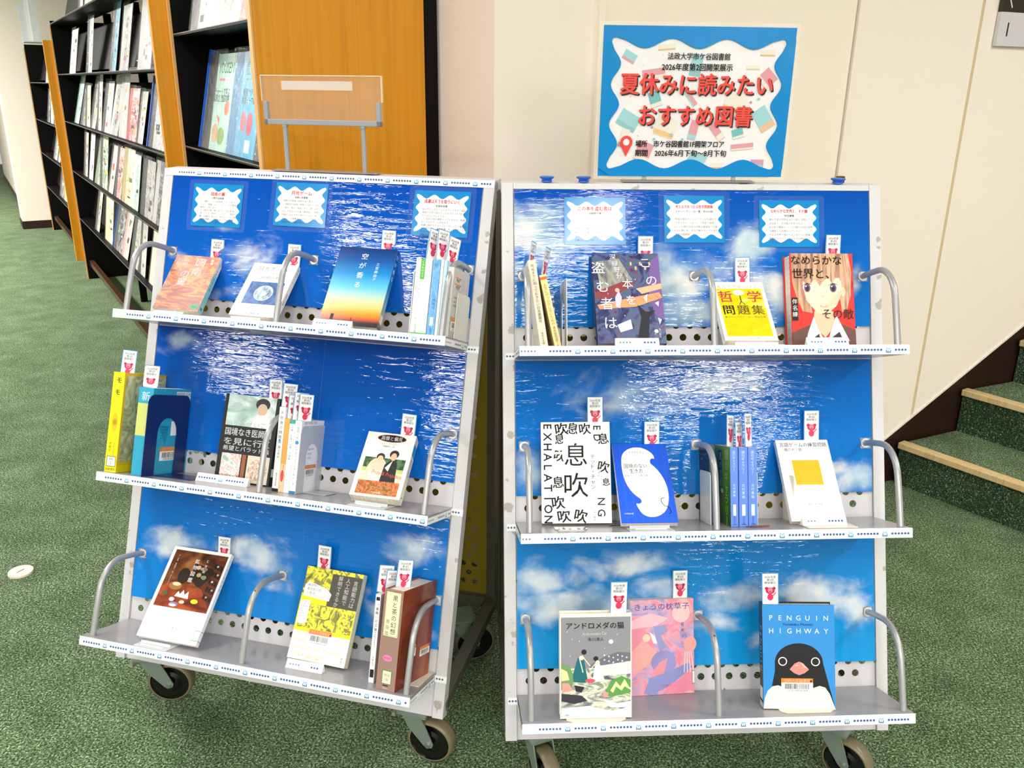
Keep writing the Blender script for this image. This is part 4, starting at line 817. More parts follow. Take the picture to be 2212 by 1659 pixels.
# --- left cart, top shelf
orange_cov = mottle_mat('cover_orange_swirl', [(.25, '#4e1f18'), (.42, '#93391c'), (.5, '#b0532a'), (.56, '#cf8a26'), (.62, '#a84426'), (.75, '#7c3a2c')], (1.2, 5.5, 1), 4, 2.6, .4, rot=.5)
def f_A1(a):
    a.rect(0, 0, 1, 1, orange_cov); a.vtext('図南', .60, .04, .24, WHITE, .02, 1.0); a.vtext('の翼', .36, .27, .22, WHITE, .02, 1.0); a.vtext('小野', .27, .05, .11, WHITE, .01); a.vtext('不由美', .10, .04, .115, WHITE, .01)
    a.rect(.80, .03, .90, .22, '#e9633b'); a.vtext('新潮', .85, .05, .07, WHITE); a.rect(.80, .88, .97, .97, '#2e9a68'); a.text('講談', .885, .925, .06, '#123f2c')
def s_A1(a): a.rect(0, 0, 1, .30, '#efe9e0'); a.rect(0, .30, 1, 1, '#8fd0d2'); a.vtext('小野不由美', .5, .04, .45, '#77716c'); a.vtext('図南の翼', .5, .36, .5, '#3f7f86'); a.text('講', .5, .92, .5, '#222222')
A1 = (.121, .086, -.08, .54, .0125); book('L', 1, face_M('L', 1, *A1), .103, .147, .016, 'orange swirled paperback, leftmost on the top shelf of the left cart', f_A1, s_A1, cover='#efe9e0', side='R', rough=.25)
easel('L', 1, .121, .098, .5, 'clear easel under the orange swirled paperback')
bm_on('L', 1, A1, .103, .147, .016, .86, .045, 'white bookmark in the orange swirled paperback', .03, .25)
moon = mottle_mat('moon_print', [(.3, '#3b5474'), (.5, '#a9b9c6'), (.7, '#e3e7ea')], (9, 9, 1), 5, 1, .3)
def f_A2(a):
    a.rect(0, 0, 1, 1, '#f1eff0'); a.text('月光ゲーム', .48, .10, .135, '#5c5a60', 'c', 0, width=.66); a.text("Yの悲劇'88", .5, .195, .06, '#6b686d'); a.text('有栖川有栖', .56, .275, .09, '#5c5a60', 'c', 0, width=.52)
    a.rect(.14, .36, .89, .78, mottle_mat('blue_cloth_print', [(.3, '#1c3f78'), (.6, '#3868a8'), (.8, '#5a86bd')], (8, 8, 1), 4, 1, .3)); a.circ(.52, .57, .205, '#dfe5ea', 32); a.circ(.52, .57, .188, moon, 32)
    a.text('♪', .5, .86, .05, '#55525a'); a.text('創元推理文庫', .5, .955, .05, '#6c6a70')
def s_A2(a): a.rect(0, 0, 1, 1, '#f2ecdf'); a.vtext('月光ゲーム', .5, .04, .55, '#5d564e'); a.vtext('有栖川有栖', .5, .52, .42, '#5d564e')
A2 = (.305, .094, -.02, .61, .0118); book('L', 1, face_M('L', 1, *A2), .103, .147, .014, 'white paperback with a blue moon square on the left cart', f_A2, s_A2, cover='#f2ecdf', side='R', rough=.2)
easel('L', 1, .305, .108, .5, 'clear easel under the moon paperback')
bm_on('L', 1, A2, .103, .147, .014, .84, .050, 'white bookmark in the moon paperback, behind the curved rail', .03, .3)
def f_A3(a):
    a.rect(0, 0, 1, 1, gradient_mat('cover_dawn', [(0, '#231f26'), (.05, '#3a2a2e'), (.09, '#c9592a'), (.16, '#ee9a2c'), (.24, '#e8c878'), (.36, '#b8d2bc'), (.48, '#62bfe0'), (.66, '#1787cc'), (.84, '#0c4f9e'), (1, '#0a2f6e')], .2))
    for ch, v in zip('空が香る', (.115, .235, .36, .485)): a.text(ch, .47, v, .125, WHITE)
    a.vtext('三宮麻由子', .73, .19, .062, '#dbe9f3', 0, 1.15); a.rect(.17, .865, .225, .935, '#1f1b20'); a.rect(.52, .90, .535, .935, '#1f1b20')
def s_A3(a): a.rect(0, 0, 1, 1, gradient_mat('spine_dawn', [(0, '#20303a'), (.12, '#bcae7a'), (.3, '#8ec3cf'), (.5, '#1c8ecb'), (1, '#0b3f85')], .25)); a.vtext('空が香る', .5, .05, .6, '#dcebf5', 0, 1.6); a.rect(.05, .82, .95, .92, '#efece4')
A3 = (.515, .088, -.04, .43, .0085); book('L', 1, face_M('L', 1, *A3), .125, .187, .018, 'sky gradient paperback in blue fading to orange', f_A3, s_A3, cover='#f0ece2', side='R', rough=.2)
bm_on('L', 1, A3, .125, .187, .018, .80, .045, 'white bookmark in the sky gradient paperback', .02, .15)
tent('L', 1, .492, .112, .082, 'folded label holder before the sky gradient paperback', -.03)
def s_w(a): a.rect(0, 0, 1, 1, '#f1efe6'); a.rect(.30, 0, .58, .27, '#5cb544'); a.vtext('LAROUSSE'[:6], .44, .02, .17, '#e9f5e3', 0, 1); a.vtext('ドラキュラ', .32, .28, .20, '#8b857c', 0, 1.15); a.vtext('ちくま文庫', .3, .78, .17, '#77726a'); a.rect(0, .975, 1, 1, '#5cb544')
book('L', 1, spine_M('L', 1, .663, .128, .105, .032), .105, .145, .032, 'thick cream book with a green stripe, standing on the left cart', spine=s_w, cover='#f1efe6', side='R')
def s_b(a): a.rect(0, 0, 1, 1, mottle_mat('blue_spine', [(.3, '#4a90d8'), (.6, '#6aaee8'), (.8, '#8fc6f0')], (4, 14, 1), 3, 1, .25)); a.text('砂', .5, .07, .55, '#2a5f96'); a.vtext('川端康成', .6, .46, .45, '#2a5f96'); a.rect(.3, .76, .72, .87, WHITE); a.text('か', .5, .80, .3, '#3a5f96'); a.vtext('新潮文庫', .5, .89, .28, '#2a5f96', 0, 1)
book('L', 1, spine_M('L', 1, .6965, .128, .105, .0150), .105, .145, .015, 'light blue spined paperback beside the cream book', spine=s_b, cover='#6aaae6', side='R')
book('L', 1, spine_M('L', 1, .7125, .128, .105, .0055), .105, .145, .0055, 'thin white paperback next to the light blue spine', cover='#f0eeea', side='R')
book('L', 1, spine_M('L', 1, .7190, .128, .105, .0055), .105, .145, .0055, 'thin pale blue paperback behind the curved rail', cover='#bfe0ee', side='R')
def k_g(a): a.rect(0, 0, 1, 1, '#c9c6c6'); a.rect(0, .7, 1, 1, '#bcb6b2'); a.barcode(.12, .12, .34, .07, body='#e9e9e9'); a.barcode(.12, .22, .34, .07, body='#e9e9e9'); a.barcode(.08, .70, .5, .2); a.lines(['ISBN978-4', 'C0193', '定価本体'], .12, .42, .05, '#77736f')
book('L', 1, spine_M('L', 1, .7254, .122, .105, .0125, yaw=.0), .105, .134, .0125, 'grey backed paperback with barcodes at the end of the left cart top shelf', back=k_g, cover='#d6d3d1', side='R')
bookend(PF('L') @ T(.6608, -.125, SH[1] + .0004) @ RY(-.01), .11, .127, '#ece9df', 'cream bookend at the left of the cream book', 0, side=-1)
bookend(PF('L') @ T(.7392, -.092, SH[1] + .0004), .085, .09, '#efece4', 'small cream bookend against the grey backed paperback', 0)
for i, (x, dd, v, lb, rr) in enumerate(((.684, .118, .062, 'white bookmark in the thick cream book', .10), (.703, .115, .062, 'white bookmark in the light blue spined paperback', .02), (.722, .112, .050, 'white bookmark in the thin pale blue paperback', .12))):
    bookmark(PF('L') @ T(x, -dd + .016, SH[1] + .1455) @ RZ(radians(62)), v, lb, rr, -.12, bend=.006)
# --- left cart, middle shelf
def s_m(a): a.rect(0, 0, 1, 1, '#f4dd16'); a.text('モ', .55, .08, .5, '#2b2620', 'c', .03); a.text('モ', .5, .20, .5, '#2b2620', 'c', .03); a.ell(.5, .50, .25, .09, '#d9bb12'); a.ell(.5, .50, .18, .03, '#b89a10'); a.vtext('ミヒャエル', .65, .70, .2, '#5c5116'); a.vtext('大島か', .3, .70, .24, '#5c5116'); a.rect(.12, .84, .92, .945, '#3d8a48'); a.rect(.17, .847, .87, .938, WHITE); a.text('943', .5, .87, .3, '#55604f'); a.text('エ', .5, .91, .3, '#55604f'); a.text('岩波書店', .5, .97, .22, '#5c5116')
yel = mottle_mat('cover_yellow_scene', [(.3, '#8a8650'), (.5, '#c9c492'), (.62, '#e3deb8'), (.8, '#6f6a40')], (5, 6, 1), 5, 2, .2)
def k_m(a):
    a.rect(0, 0, 1, 1, '#e9bd1c'); a.rect(.04, .03, .94, .90, yel); a.rect(0, .93, 1, 1, '#f0d516'); a.ell(.55, .16, .28, .07, '#ddd8b4'); a.rect(.88, .04, .97, .98, '#d7d2a8', False)
    a.rect(.70, .20, .95, .42, '#e3dfce'); 
    for k in range(9): a.rect(.72, .215 + k * .021, .93, .225 + k * .021, '#2a2a26', False)
    a.ell(.80, .50, .13, .045, '#e07fa0'); a.rect(.74, .48, .86, .52, '#c24d77')
book('L', 2, spine_M('L', 2, .030, .137, .150, .027), .150, .207, .027, 'tall yellow hardback at the left end of the left cart middle shelf', spine=s_m, back=k_m, cover='#f0d516', hard=True, side='R', rough=.2)
bookmark(PF('L') @ T(.037, -.105, SH[2] + .2048) @ RZ(radians(12)), .050, 'white bookmark in the tall yellow hardback', .03, .0)
def s_c(a): a.rect(0, 0, 1, 1, '#2fa3c6'); a.rect(0, .18, 1, .55, '#cfd47a'); a.text('新', .5, .1, .6, '#e8f3f6')
def k_c(a):
    a.rect(0, 0, 1, 1, '#2b9ec4'); a.rect(.52, .03, .86, .42, '#eef1f3'); a.text('青春図鑑 [文庫]', .69, .06, .05, '#4a565c'); a.poly([(.42, .44), (.18, .42), (.36, .66)], '#1f86ad'); 
    for k in range(5): a.line(.40 - .03 * k, .45 + .03 * k, .24, .44 + .035 * k, .008, '#14607f')
    a.rect(.46, .38, .70, .55, '#eef1f3'); a.barcode(.26, .68, .46, .16)
book('L', 2, spine_M('L', 2, .0885, .130, .148, .0345), .148, .181, .0345, 'cyan book behind the navy bookend', spine=s_c, back=k_c, cover='#2b9ec4', side='R')
bookmark(PF('L') @ T(.088, -.096, SH[2] + .1815) @ RZ(radians(15)), .046, 'white bookmark in the cyan book behind the navy bookend', .0, .0, bend=-.004)
bookend(PF('L') @ T(.1246, -.182 + .035, SH[2] + .0004), .142, .168, '#142b66', 'navy steel bookend with an arched opening', .088, arch=(.065, .120), rad=.018)
photo = mottle_mat('cover_photo_glare', [(.3, '#24272a'), (.47, '#7d8a84'), (.52, '#e9eef0'), (.6, '#ffffff'), (.72, '#5b6f5d')], (2.6, 2.2, 1), 5, 1.8, .12)
dots = mottle_mat('dots_print', [(.42, '#e9ddcc'), (.5, '#c4564a'), (.56, '#e9ddcc'), (.62, '#7e8a4c')], (26, 26, 1), 2, .5, .3)
def f_B3(a):
    a.rect(0, 0, 1, 1, '#101012'); a.rect(.06, 0, .94, .36, mottle_mat('hill_photo', [(.3, '#6f9a74'), (.5, '#bcd3cf'), (.6, '#f2f6f7'), (.8, '#4f7d4a')], (2, 3, 1), 4, 1, .12)); a.ell(.70, .09, .13, .07, '#2b2a2b'); a.ell(.70, .15, .09, .07, '#d9b79b'); a.poly([(.52, .36), (.62, .22), (.82, .2), (.93, .36)], '#e8ebf0'); a.ell(.24, .14, .10, .05, '#b7c9c4')
    for s_, v, z in (('いとうせいこう', .33, .10), ('国境なき医師団', .43, .135), ('を見に行く', .54, .125), ('希望とバラッド編', .62, .09)): a.text(s_, .5, v, z, WHITE, 'c', .03, width=.84)
    a.rect(.08, .68, .44, .97, mottle_mat('market_photo', [(.35, '#d7cfc0'), (.48, '#b4674c'), (.54, '#e5e6de'), (.62, '#5f8a6a')], (10, 12, 1), 3, 1, .2)); a.rect(.46, .68, .53, .97, '#9a5a38'); a.rect(.56, .68, .96, .99, '#ded2be'); a.ell(.76, .84, .17, .12, dots)
def s_B3(a): a.rect(0, 0, 1, 1, '#121214'); a.rect(.1, .80, .9, .90, '#2f8a4c'); a.rect(.16, .806, .84, .894, WHITE)
B3 = (.297, .056, 0, .09, .0015); book('L', 2, face_M('L', 2, *B3), .127, .183, .018, 'black photo book catching white glare, middle of the left cart', f_B3, s_B3, cover='#121214', side='R', rough=.12)
bm_on('L', 2, B3, .127, .183, .018, .86, .041, 'white bookmark in the black photo book', .0, .1)
tent('L', 2, .275, .096, .118, 'long folded label holder before the black photo book', .0, start=.0)
def s_n1(a): a.rect(0, 0, 1, 1, '#f2f1f2'); a.vtext('不死身の特攻兵', .5, .05, .55, '#2f2d30', .01, 1.3); a.rect(.35, .38, .65, .41, '#2ea9c9'); a.vtext('鴻上尚史', .5, .46, .4, '#3a383b', 0, 1.2); a.vtext('講談社現代新書', .5, .78, .26, '#55524f'); a.rect(0, .965, 1, 1, '#1c1c1e')
def s_n2(a): a.rect(0, 0, 1, .62, '#e9a44c'); a.rect(0, .62, 1, 1, '#eec69c'); a.ell(.5, .78, .35, .08, '#dc4a4e'); a.vtext('講談社文庫', .6, .63, .3, '#7a4a2c', 0, 1)
def s_n3(a): a.rect(0, 0, 1, 1, '#eef0f2'); a.rect(0, 0, 1, .05, '#2aa39a'); a.vtext('沖縄 お墓の記憶 大泉聡', .5, .08, .42, '#55585b', 0, 1.15); a.vtext('ポプラ', .5, .82, .3, '#3a93b8')
def s_n4(a): a.rect(0, 0, 1, 1, '#f1f0f0'); a.vtext('金城一紀', .5, .08, .42, '#4b484b'); a.circ(.5, .30, .28, '#2a8ec9'); a.vtext('レヴォリューションNo.3', .5, .34, .42, '#4b484b', 0, 1.05); a.rect(0, .965, 1, 1, '#2a7fbd')
def k_n4(a): a.rect(0, 0, 1, 1, '#f3f2f2'); a.text('金城一紀 角川文庫', .35, .03, .06, '#55524f'); a.lines(['ISBN978-4', '04-385', 'C0193'], .35, .40, .055, '#66625f'); a.barcode(.28, .62, .44, .17)
book('L', 2, spine_M('L', 2, .3930, .100, .105, .0135), .105, .170, .0135, 'white spine standing right of the middle rail, tallest of its row', spine=s_n1, cover='#f2f1f2', side='R')
book('L', 2, spine_M('L', 2, .4071, .100, .105, .0105), .105, .148, .0105, 'orange spined paperback in the short row on the left cart', spine=s_n2, cover='#eab068', side='R')
book('L', 2, spine_M('L', 2, .4182, .100, .105, .0120), .105, .146, .012, 'white spine with a teal top, between orange and white spines', spine=s_n3, cover='#eef0f2', side='R')
book('L', 2, spine_M('L', 2, .4308, .100, .107, .0140), .107, .146, .014, 'white paperback held by the grey bookend', spine=s_n4, back=k_n4, cover='#f1f0f0', side='R')
bookend(PF('L') @ T(.4460, -.104, SH[2] + .0004), .112, .136, '#c3c4c8', 'light grey bookend with an arched opening on the left cart', .052, arch=(.05, .10), rad=.012)
for x, hh, v, lb, an in ((.402, .170, .048, 'white bookmark in the tallest white spine', 22), (.4165, .146, .050, 'white bookmark mostly hidden, in the orange spined paperback', 20), (.4285, .146, .056, 'white bookmark in the teal topped paperback', 22), (.4400, .146, .054, 'white bookmark in the paperback with the grey bookend', 22)):
    bookmark(PF('L') @ T(x, -.082, SH[2] + hh + .0006) @ RZ(radians(50)), v, lb, .03, -.03)
flower = mottle_mat('flower_field', [(.35, '#5e6a3a'), (.48, '#c95a30'), (.56, '#e08a58'), (.66, '#6d7447')], (16, 20, 1), 4, 1, .25)
def f_B4(a):
    a.rect(0, 0, 1, 1, '#f2efe6'); a.rect(.09, .10, .92, .965, '#e9ede6'); a.rect(.09, .40, .92, .60, mottle_mat('hedge_print', [(.4, '#2f4a32'), (.6, '#5b7a52')], (10, 10, 1), 4, 1, .25)); a.rect(.09, .56, .92, .62, '#b9c77a'); a.rect(.09, .62, .92, .76, '#ecd9b8'); 
    a.ell(.38, .60, .20, .20, '#f0c8ae'); a.rect(.24, .60, .50, .80, '#f4e4cf'); a.circ(.40, .385, .085, '#3c2a22'); a.ell(.40, .42, .06, .055, '#e9bfa2'); a.poly([(.50, .80), (.52, .50), (.62, .43), (.76, .46), (.82, .80)], '#23262b'); a.poly([(.54, .55), (.66, .43), (.62, .60)], '#f1eee9'); a.circ(.66, .33, .095, '#2e221d'); a.ell(.66, .37, .06, .06, '#e3b494')
    a.rect(.09, .76, .92, .965, flower); a.text('Pride & Prejudice', .62, .645, .12, '#d8452e', 'c', 0, rot=-.12, width=.62)
    a.ell(.52, .085, .30, .060, '#b05a50'); a.ell(.52, .085, .285, .054, '#191517'); a.text('高慢と偏見', .52, .085, .11, WHITE, 'c', .02, width=.44); a.text('ジェイン・オースティン', .5, .175, .06, '#a0763c', 'c', 0, width=.40); a.text('阿部知二 訳', .5, .215, .045, '#8a6a44'); a.text('河出文庫', .5, .935, .05, '#e8e2cf')
def s_B4(a): a.rect(0, 0, 1, 1, '#f2ead8'); a.rect(0, .12, 1, .30, '#3aa0cc'); a.vtext('高慢と偏見', .5, .34, .38, '#3c3630', 0, 1.05); a.text('■', .5, .93, .25, '#2a2622')
B4 = (.617, .111, -.09, .63, .0165); book('L', 2, face_M('L', 2, *B4), .101, .149, .022, 'paperback showing a couple in a field of orange flowers', f_B4, s_B4, cover='#f2ead8', side='R', rough=.25)
easel('L', 2, .617, .116, .5, 'clear easel under the couple paperback', reach=.032)
bm_on('L', 2, B4, .101, .149, .022, .78, .050, 'white bookmark in the couple paperback', .05, .3)
# --- left cart, bottom shelf
room = mottle_mat('mineral_room', [(.3, '#3a1d12'), (.48, '#6b3a20'), (.6, '#94572f'), (.75, '#b57a44')], (3, 4, 1), 4, 1.2, .3)
tablem = mottle_mat('mineral_table', [(.3, '#5a1f10'), (.5, '#8f3a1c'), (.7, '#b6562c')], (3, 9, 1), 3, 1, .3)
def f_C1(a):
    a.rect(0, 0, 1, 1, '#f7f6f6'); a.rect(.055, .035, .965, .665, room); a.rect(.055, .40, .965, .665, tablem); a.poly([(.47, .16), (.80, .19), (.80, .44), (.62, .40), (.47, .33)], '#2a1711'); a.poly([(.80, .10), (.965, .08), (.965, .62), (.70, .40), (.80, .30)], '#5e2716')
    for k in range(5):
        for j in range(3): a.poly([(.80 + j * .052, .13 + k * .085 + j * .01), (.84 + j * .052, .135 + k * .085 + j * .01), (.84 + j * .052, .19 + k * .085 + j * .012), (.80 + j * .052, .18 + k * .085 + j * .01)], '#1f100b')
    for u, v, w_, cc in ((.55, .20, .04, '#c9b79a'), (.62, .21, .03, '#a98'[:4] if 0 else '#b49a7c'), (.68, .21, .03, '#8c6f52'), (.60, .28, .04, '#b79b70'), (.70, .30, .04, '#7c8a66'), (.86, .16, .02, '#a5b49a'), (.91, .25, .02, '#c7a98c'), (.86, .33, .02, '#c9c2b5'), (.91, .42, .02, '#8e8f9a'), (.86, .50, .02, '#b48c6a')): a.ell(u, v, w_, w_ * .6, cc, 12)
    a.ell(.36, .31, .10, .085, '#2a1c14'); a.ell(.29, .43, .11, .045, '#a06f3c'); a.ell(.30, .41, .07, .02, '#ead0a0'); a.ell(.17, .52, .05, .022, '#4a5a3e'); a.poly([(.34, .54), (.38, .48), (.42, .51), (.46, .46), (.50, .51), (.55, .47), (.58, .55)], '#eeeeee'); a.ell(.32, .575, .045, .022, '#d9cdd6'); a.ell(.50, .59, .045, .018, '#d9cdb4'); a.ell(.70, .565, .06, .024, '#f2e21c'); a.ell(.38, .625, .075, .026, '#8c74a6'); a.ell(.37, .635, .06, .015, '#dcd6e4')
    a.vtext('ときめく', .66, .10, .055, WHITE, 0, 1.55); a.vtext('鉱物図鑑', .49, .11, .08, WHITE, 0, 1.25); a.vtext('文・写真 福田明子 訳・さとうひろし', .15, .09, .026, '#e6d9cb', 0, 1.05); a.vtext('山と溪谷社', .53, .80, .032, '#77736f', 0, 1.1); a.poly([(.90, .85), (.995, .85), (.995, .955), (.90, .955)], '#3da455'); a.rect(.907, .856, .995, .949, '#fbfbfb')
def s_C1(a): a.rect(0, 0, 1, 1, '#f7f6f6'); a.vtext('ときめく鉱物図鑑', .5, .06, .55, '#8a8683', 0, 1.5); a.rect(0, .85, 1, .955, '#3da455'); a.rect(.0, .856, 1, .949, '#fbfbfb')
C1 = (.201, .120, 0, .55, .0108); book('L', 3, face_M('L', 3, *C1), .138, .198, .011, 'tall white book with a photo of minerals on a red table', f_C1, s_C1, cover='#f7f6f6', side='R', rough=.3)
easel('L', 3, .186, .124, .5, 'clear easel under the mineral book', reach=.026)
bm_on('L', 3, C1, .138, .198, .011, .84, .038, 'white bookmark in the mineral book', .0, .35)
eng = mottle_mat('engraving_yellow', [(.30, '#55531c'), (.46, '#8f8a1e'), (.52, '#e8dc10'), (.66, '#f0e41a'), (.75, '#7d7820')], (6, 7, 1), 7, 2.8, .35)
def f_C2(a):
    a.rect(0, 0, 1, 1, '#f4f1ee'); a.rect(0, 0, 1, .70, '#ece00e'); a.rect(0, 0, 1, .30, eng); a.rect(.05, .40, .98, .66, eng); a.rect(.47, .045, 1, .40, '#47473a')
    a.vtext('言語能力は', .895, .08, .085, WHITE, .02, 1.02); a.vtext('人工知能で', .76, .065, .085, WHITE, .02, 1.02); a.vtext('解明できるか', .625, .055, .080, WHITE, .02, 1.02)
    a.poly([(.03, .20), (.10, .165), (.42, .215), (.52, .27), (.50, .345), (.42, .345), (.03, .325)], '#fbfaf8'); a.lines(['嶋田珠巳', '藤井友比呂', '小野 創'], .08, .20, .05, '#55514c', 1.25); a.text('ノーバート・ホーンスティン 他', .26, .315, .036, '#55514c', 'c', 0)
    a.poly([(.02, .375), (.17, .365), (.19, .38), (.19, .605), (.17, .62), (.02, .63)], '#fbfaf8'); a.lines(['研究者たち', '辻 幸夫', '窪薗 晴夫', '瀧川 一学', '今井 むつ', '藤田 耕司', '岡田 美智', '池内 正幸', '田窪 行則', '巌 玲子'], .035, .385, .030, '#6a655e', 1.28)
    a.text('Can Artificial', .03, .725, .088, '#d9c995', 'l'); a.text('Intelligence', .03, .785, .088, '#d9c995', 'l'); a.text('Unravel the Faculty', .04, .865, .088, '#d9c995', 'l', 0, width=.86); a.text('of Language?', .04, .935, .088, '#d9c995', 'l', 0, width=.60); a.barcode(.28, .665, .40, .155); a.vtext('開拓社', .93, .90, .035, '#77736c')
def s_C2(a): a.rect(0, 0, 1, 1, '#d8d4c8'); a.rect(.85, 0, 1, 1, '#d2c60e')
C2 = (.513, .077, .05, .28, .006); book('L', 3, face_M('L', 3, *C2), .128, .184, .018, 'yellow engraved book with a dark title block on the left cart', f_C2, s_C2, cover='#ece6cc', side='R', rough=.35)
bm_on('L', 3, C2, .128, .184, .018, .24, .048, 'white bookmark in the yellow engraved book', .02, .0)
tent('L', 3, .507, .115, .078, 'folded label holder before the yellow engraved book', .0)
def s_d(a): a.rect(0, 0, 1, 1, '#f3f2f3'); a.rect(.15, .03, .85, .07, '#222222'); a.vtext('「毒親」の正体', .5, .10, .6, '#2f2d30', .02, 1.25); a.vtext('精神科医の診察室から', .5, .40, .32, '#55524f', 0, 1.15); a.vtext('水島広子', .5, .70, .42, '#3a383b', 0, 1.15); a.rect(.12, .85, .88, .94, '#1c1c1e')
book('L', 3, spine_M('L', 3, .6430, .112, .107, .0105, roll=-.01), .107, .170, .0105, 'thin white spine standing left of the fat brown book', spine=s_d, cover='#f3f2f3', side='R')
book('L', 3, spine_M('L', 3, .6560, .100, .110, .0085, yaw=-.05), .110, .176, .0085, 'thin black book half hidden behind the fat brown book', cover='#1b1d20', side='R')
def s_f(a):
    a.rect(0, 0, 1, 1, '#9b7c70'); a.rect(.10, .02, .90, .47, '#3c3a30'); a.rect(.115, .024, .885, .466, '#ece3b8'); a.rect(.14, .032, .86, .458, '#3c3a30'); a.rect(.15, .034, .85, .456, '#f0e8bf')
    a.vtext('黒と茶の幻想', .60, .05, .29, '#1f1c18', .01, 1.06); a.vtext('恩田陸', .30, .30, .20, '#2f2c26', 0, 1.35); a.vtext('Black&Brown', .26, .09, .06, '#77705a'); a.ell(.48, .68, .24, .032, '#e77fae'); a.text('貸出禁止', .48, .68, .09, '#7c2a4c'); a.rect(.28, .80, .78, .935, '#3c8a3f'); a.rect(.31, .806, .75, .929, '#ece4cc'); a.rect(.35, .815, .71, .92, '#ddd6ba'); a.text('913.6', .53, .845, .12, '#5c644c'); a.text('03', .53, .89, .13, '#5c644c'); a.rect(.36, .945, .64, .955, '#2a2018'); a.text('講談社', .5, .975, .10, '#d9c9b4')
def k_f(a): a.rect(0, 0, 1, 1, mottle_mat('brown_jacket', [(.3, '#6a2a1c'), (.55, '#8c3f28'), (.8, '#a5583a')], (2, 1, 1), 2, 1, .22)); a.rect(.70, .05, .92, .12, '#7d4a38'); a.barcode(.66, .66, .30, .10, head=''); a.barcode(.30, .60, .22, .12, head='')
M = PF('L') @ T(.6670, -.136, SH[3] + .0004) @ RZ(radians(-9)) @ T(0, .137 / 2, 0) @ RZ(-pi / 2)
book('L', 3, M, .134, .190, .041, 'fat brown hardback with a cream title panel on its spine', spine=s_f, back=k_f, cover='#8c4a34', hard=True, side='R', rough=.2)
m = MB(); m.box(0, .022, -.045, .045, 0, .0012, P('#ece4d4', .35)); r = empty('bookend', PF('L') @ T(.7160, -.045, SH[3] + .0004), 'cream bookend foot beside the fat brown hardback', 'bookend'); m.build('foot_plate', r)
m = MB(); m.box(-.0012, 0, -.045, .045, 0, .02, P('#ece4d4', .35)); m.build('upright_plate', r)
for x, dd, v, lb, an in ((.648, .088, .052, 'white bookmark in the thin white spine on the bottom shelf', 20), (.6615, .080, .036, 'low white bookmark in the thin black book', 25), (.688, .095, .052, 'tall white bookmark in the fat brown hardback', 25)):
    bookmark(PF('L') @ T(x, -dd, SH[3] + (.170 if x < .65 else .177 if x < .67 else .1872) + .0005) @ RZ(radians(38)), v, lb, .05, -.05)
# --- right cart, top shelf
def s_D1(a): a.rect(0, 0, 1, 1, '#e9dcc4'); a.vtext('死ぬまでに知っておきたい日本美術', .5, .05, .45, '#4a4238', .01, 1.0); a.vtext('山口桂', .5, .60, .42, '#4a4238', 0, 1.15); a.vtext('集英社新書', .5, .83, .30, '#4a4238'); a.text('1141', .5, .95, .25, '#8a7d68')
book('R', 1, spine_M('R', 1, .0655, .106, .107, .0145, 'L', -.14), .107, .163, .0145, 'cream paperback leaning at the left end of the right cart top shelf', spine=s_D1, cover='#eadfca', side='L')
def s_D2(a): a.rect(0, 0, 1, 1, '#ead592'); a.rect(0, .03, 1, .07, '#d9622c'); a.vtext('人生にがっかりしないための16の物語', .5, .12, .5, '#6a5a2c', 0, .98); a.vtext('澤口宏', .5, .72, .42, '#6a5a2c', 0, 1.1); a.vtext('ちくま文庫', .5, .87, .26, '#6a5a2c')
book('R', 1, spine_M('R', 1, .0925, .104, .104, .0125, 'L', -.205), .104, .137, .0125, 'yellowish paperback leaning on the cream one', spine=s_D2, cover='#ead592', side='L')
bookend(PF('R') @ T(.1135, -.114, SH[1] + .0004), .108, .128, '#c9ccd0', 'silver bookend with an arched opening on the right cart', 0, arch=(.045, .095), rad=.004)
bookmark(PF('R') @ T(.052, -.075, SH[1] + .1640) @ RZ(radians(68)) @ RY(.0) @ RX(.16), .038, 'white bookmark in the leaning cream paperback', .0, .0)
bookmark(PF('R') @ T(.075, -.075, SH[1] + .1388) @ RZ(radians(68)) @ RX(.2), .052, 'white bookmark in the yellowish paperback', .0, .0)
night = mottle_mat('night_street', [(.28, '#1f2140'), (.42, '#343a68'), (.5, '#5b5d8e'), (.56, '#3e6b72'), (.62, '#7a4a7e'), (.72, '#2a2c52')], (3.2, 3.6, 1), 6, 2.4, .25)
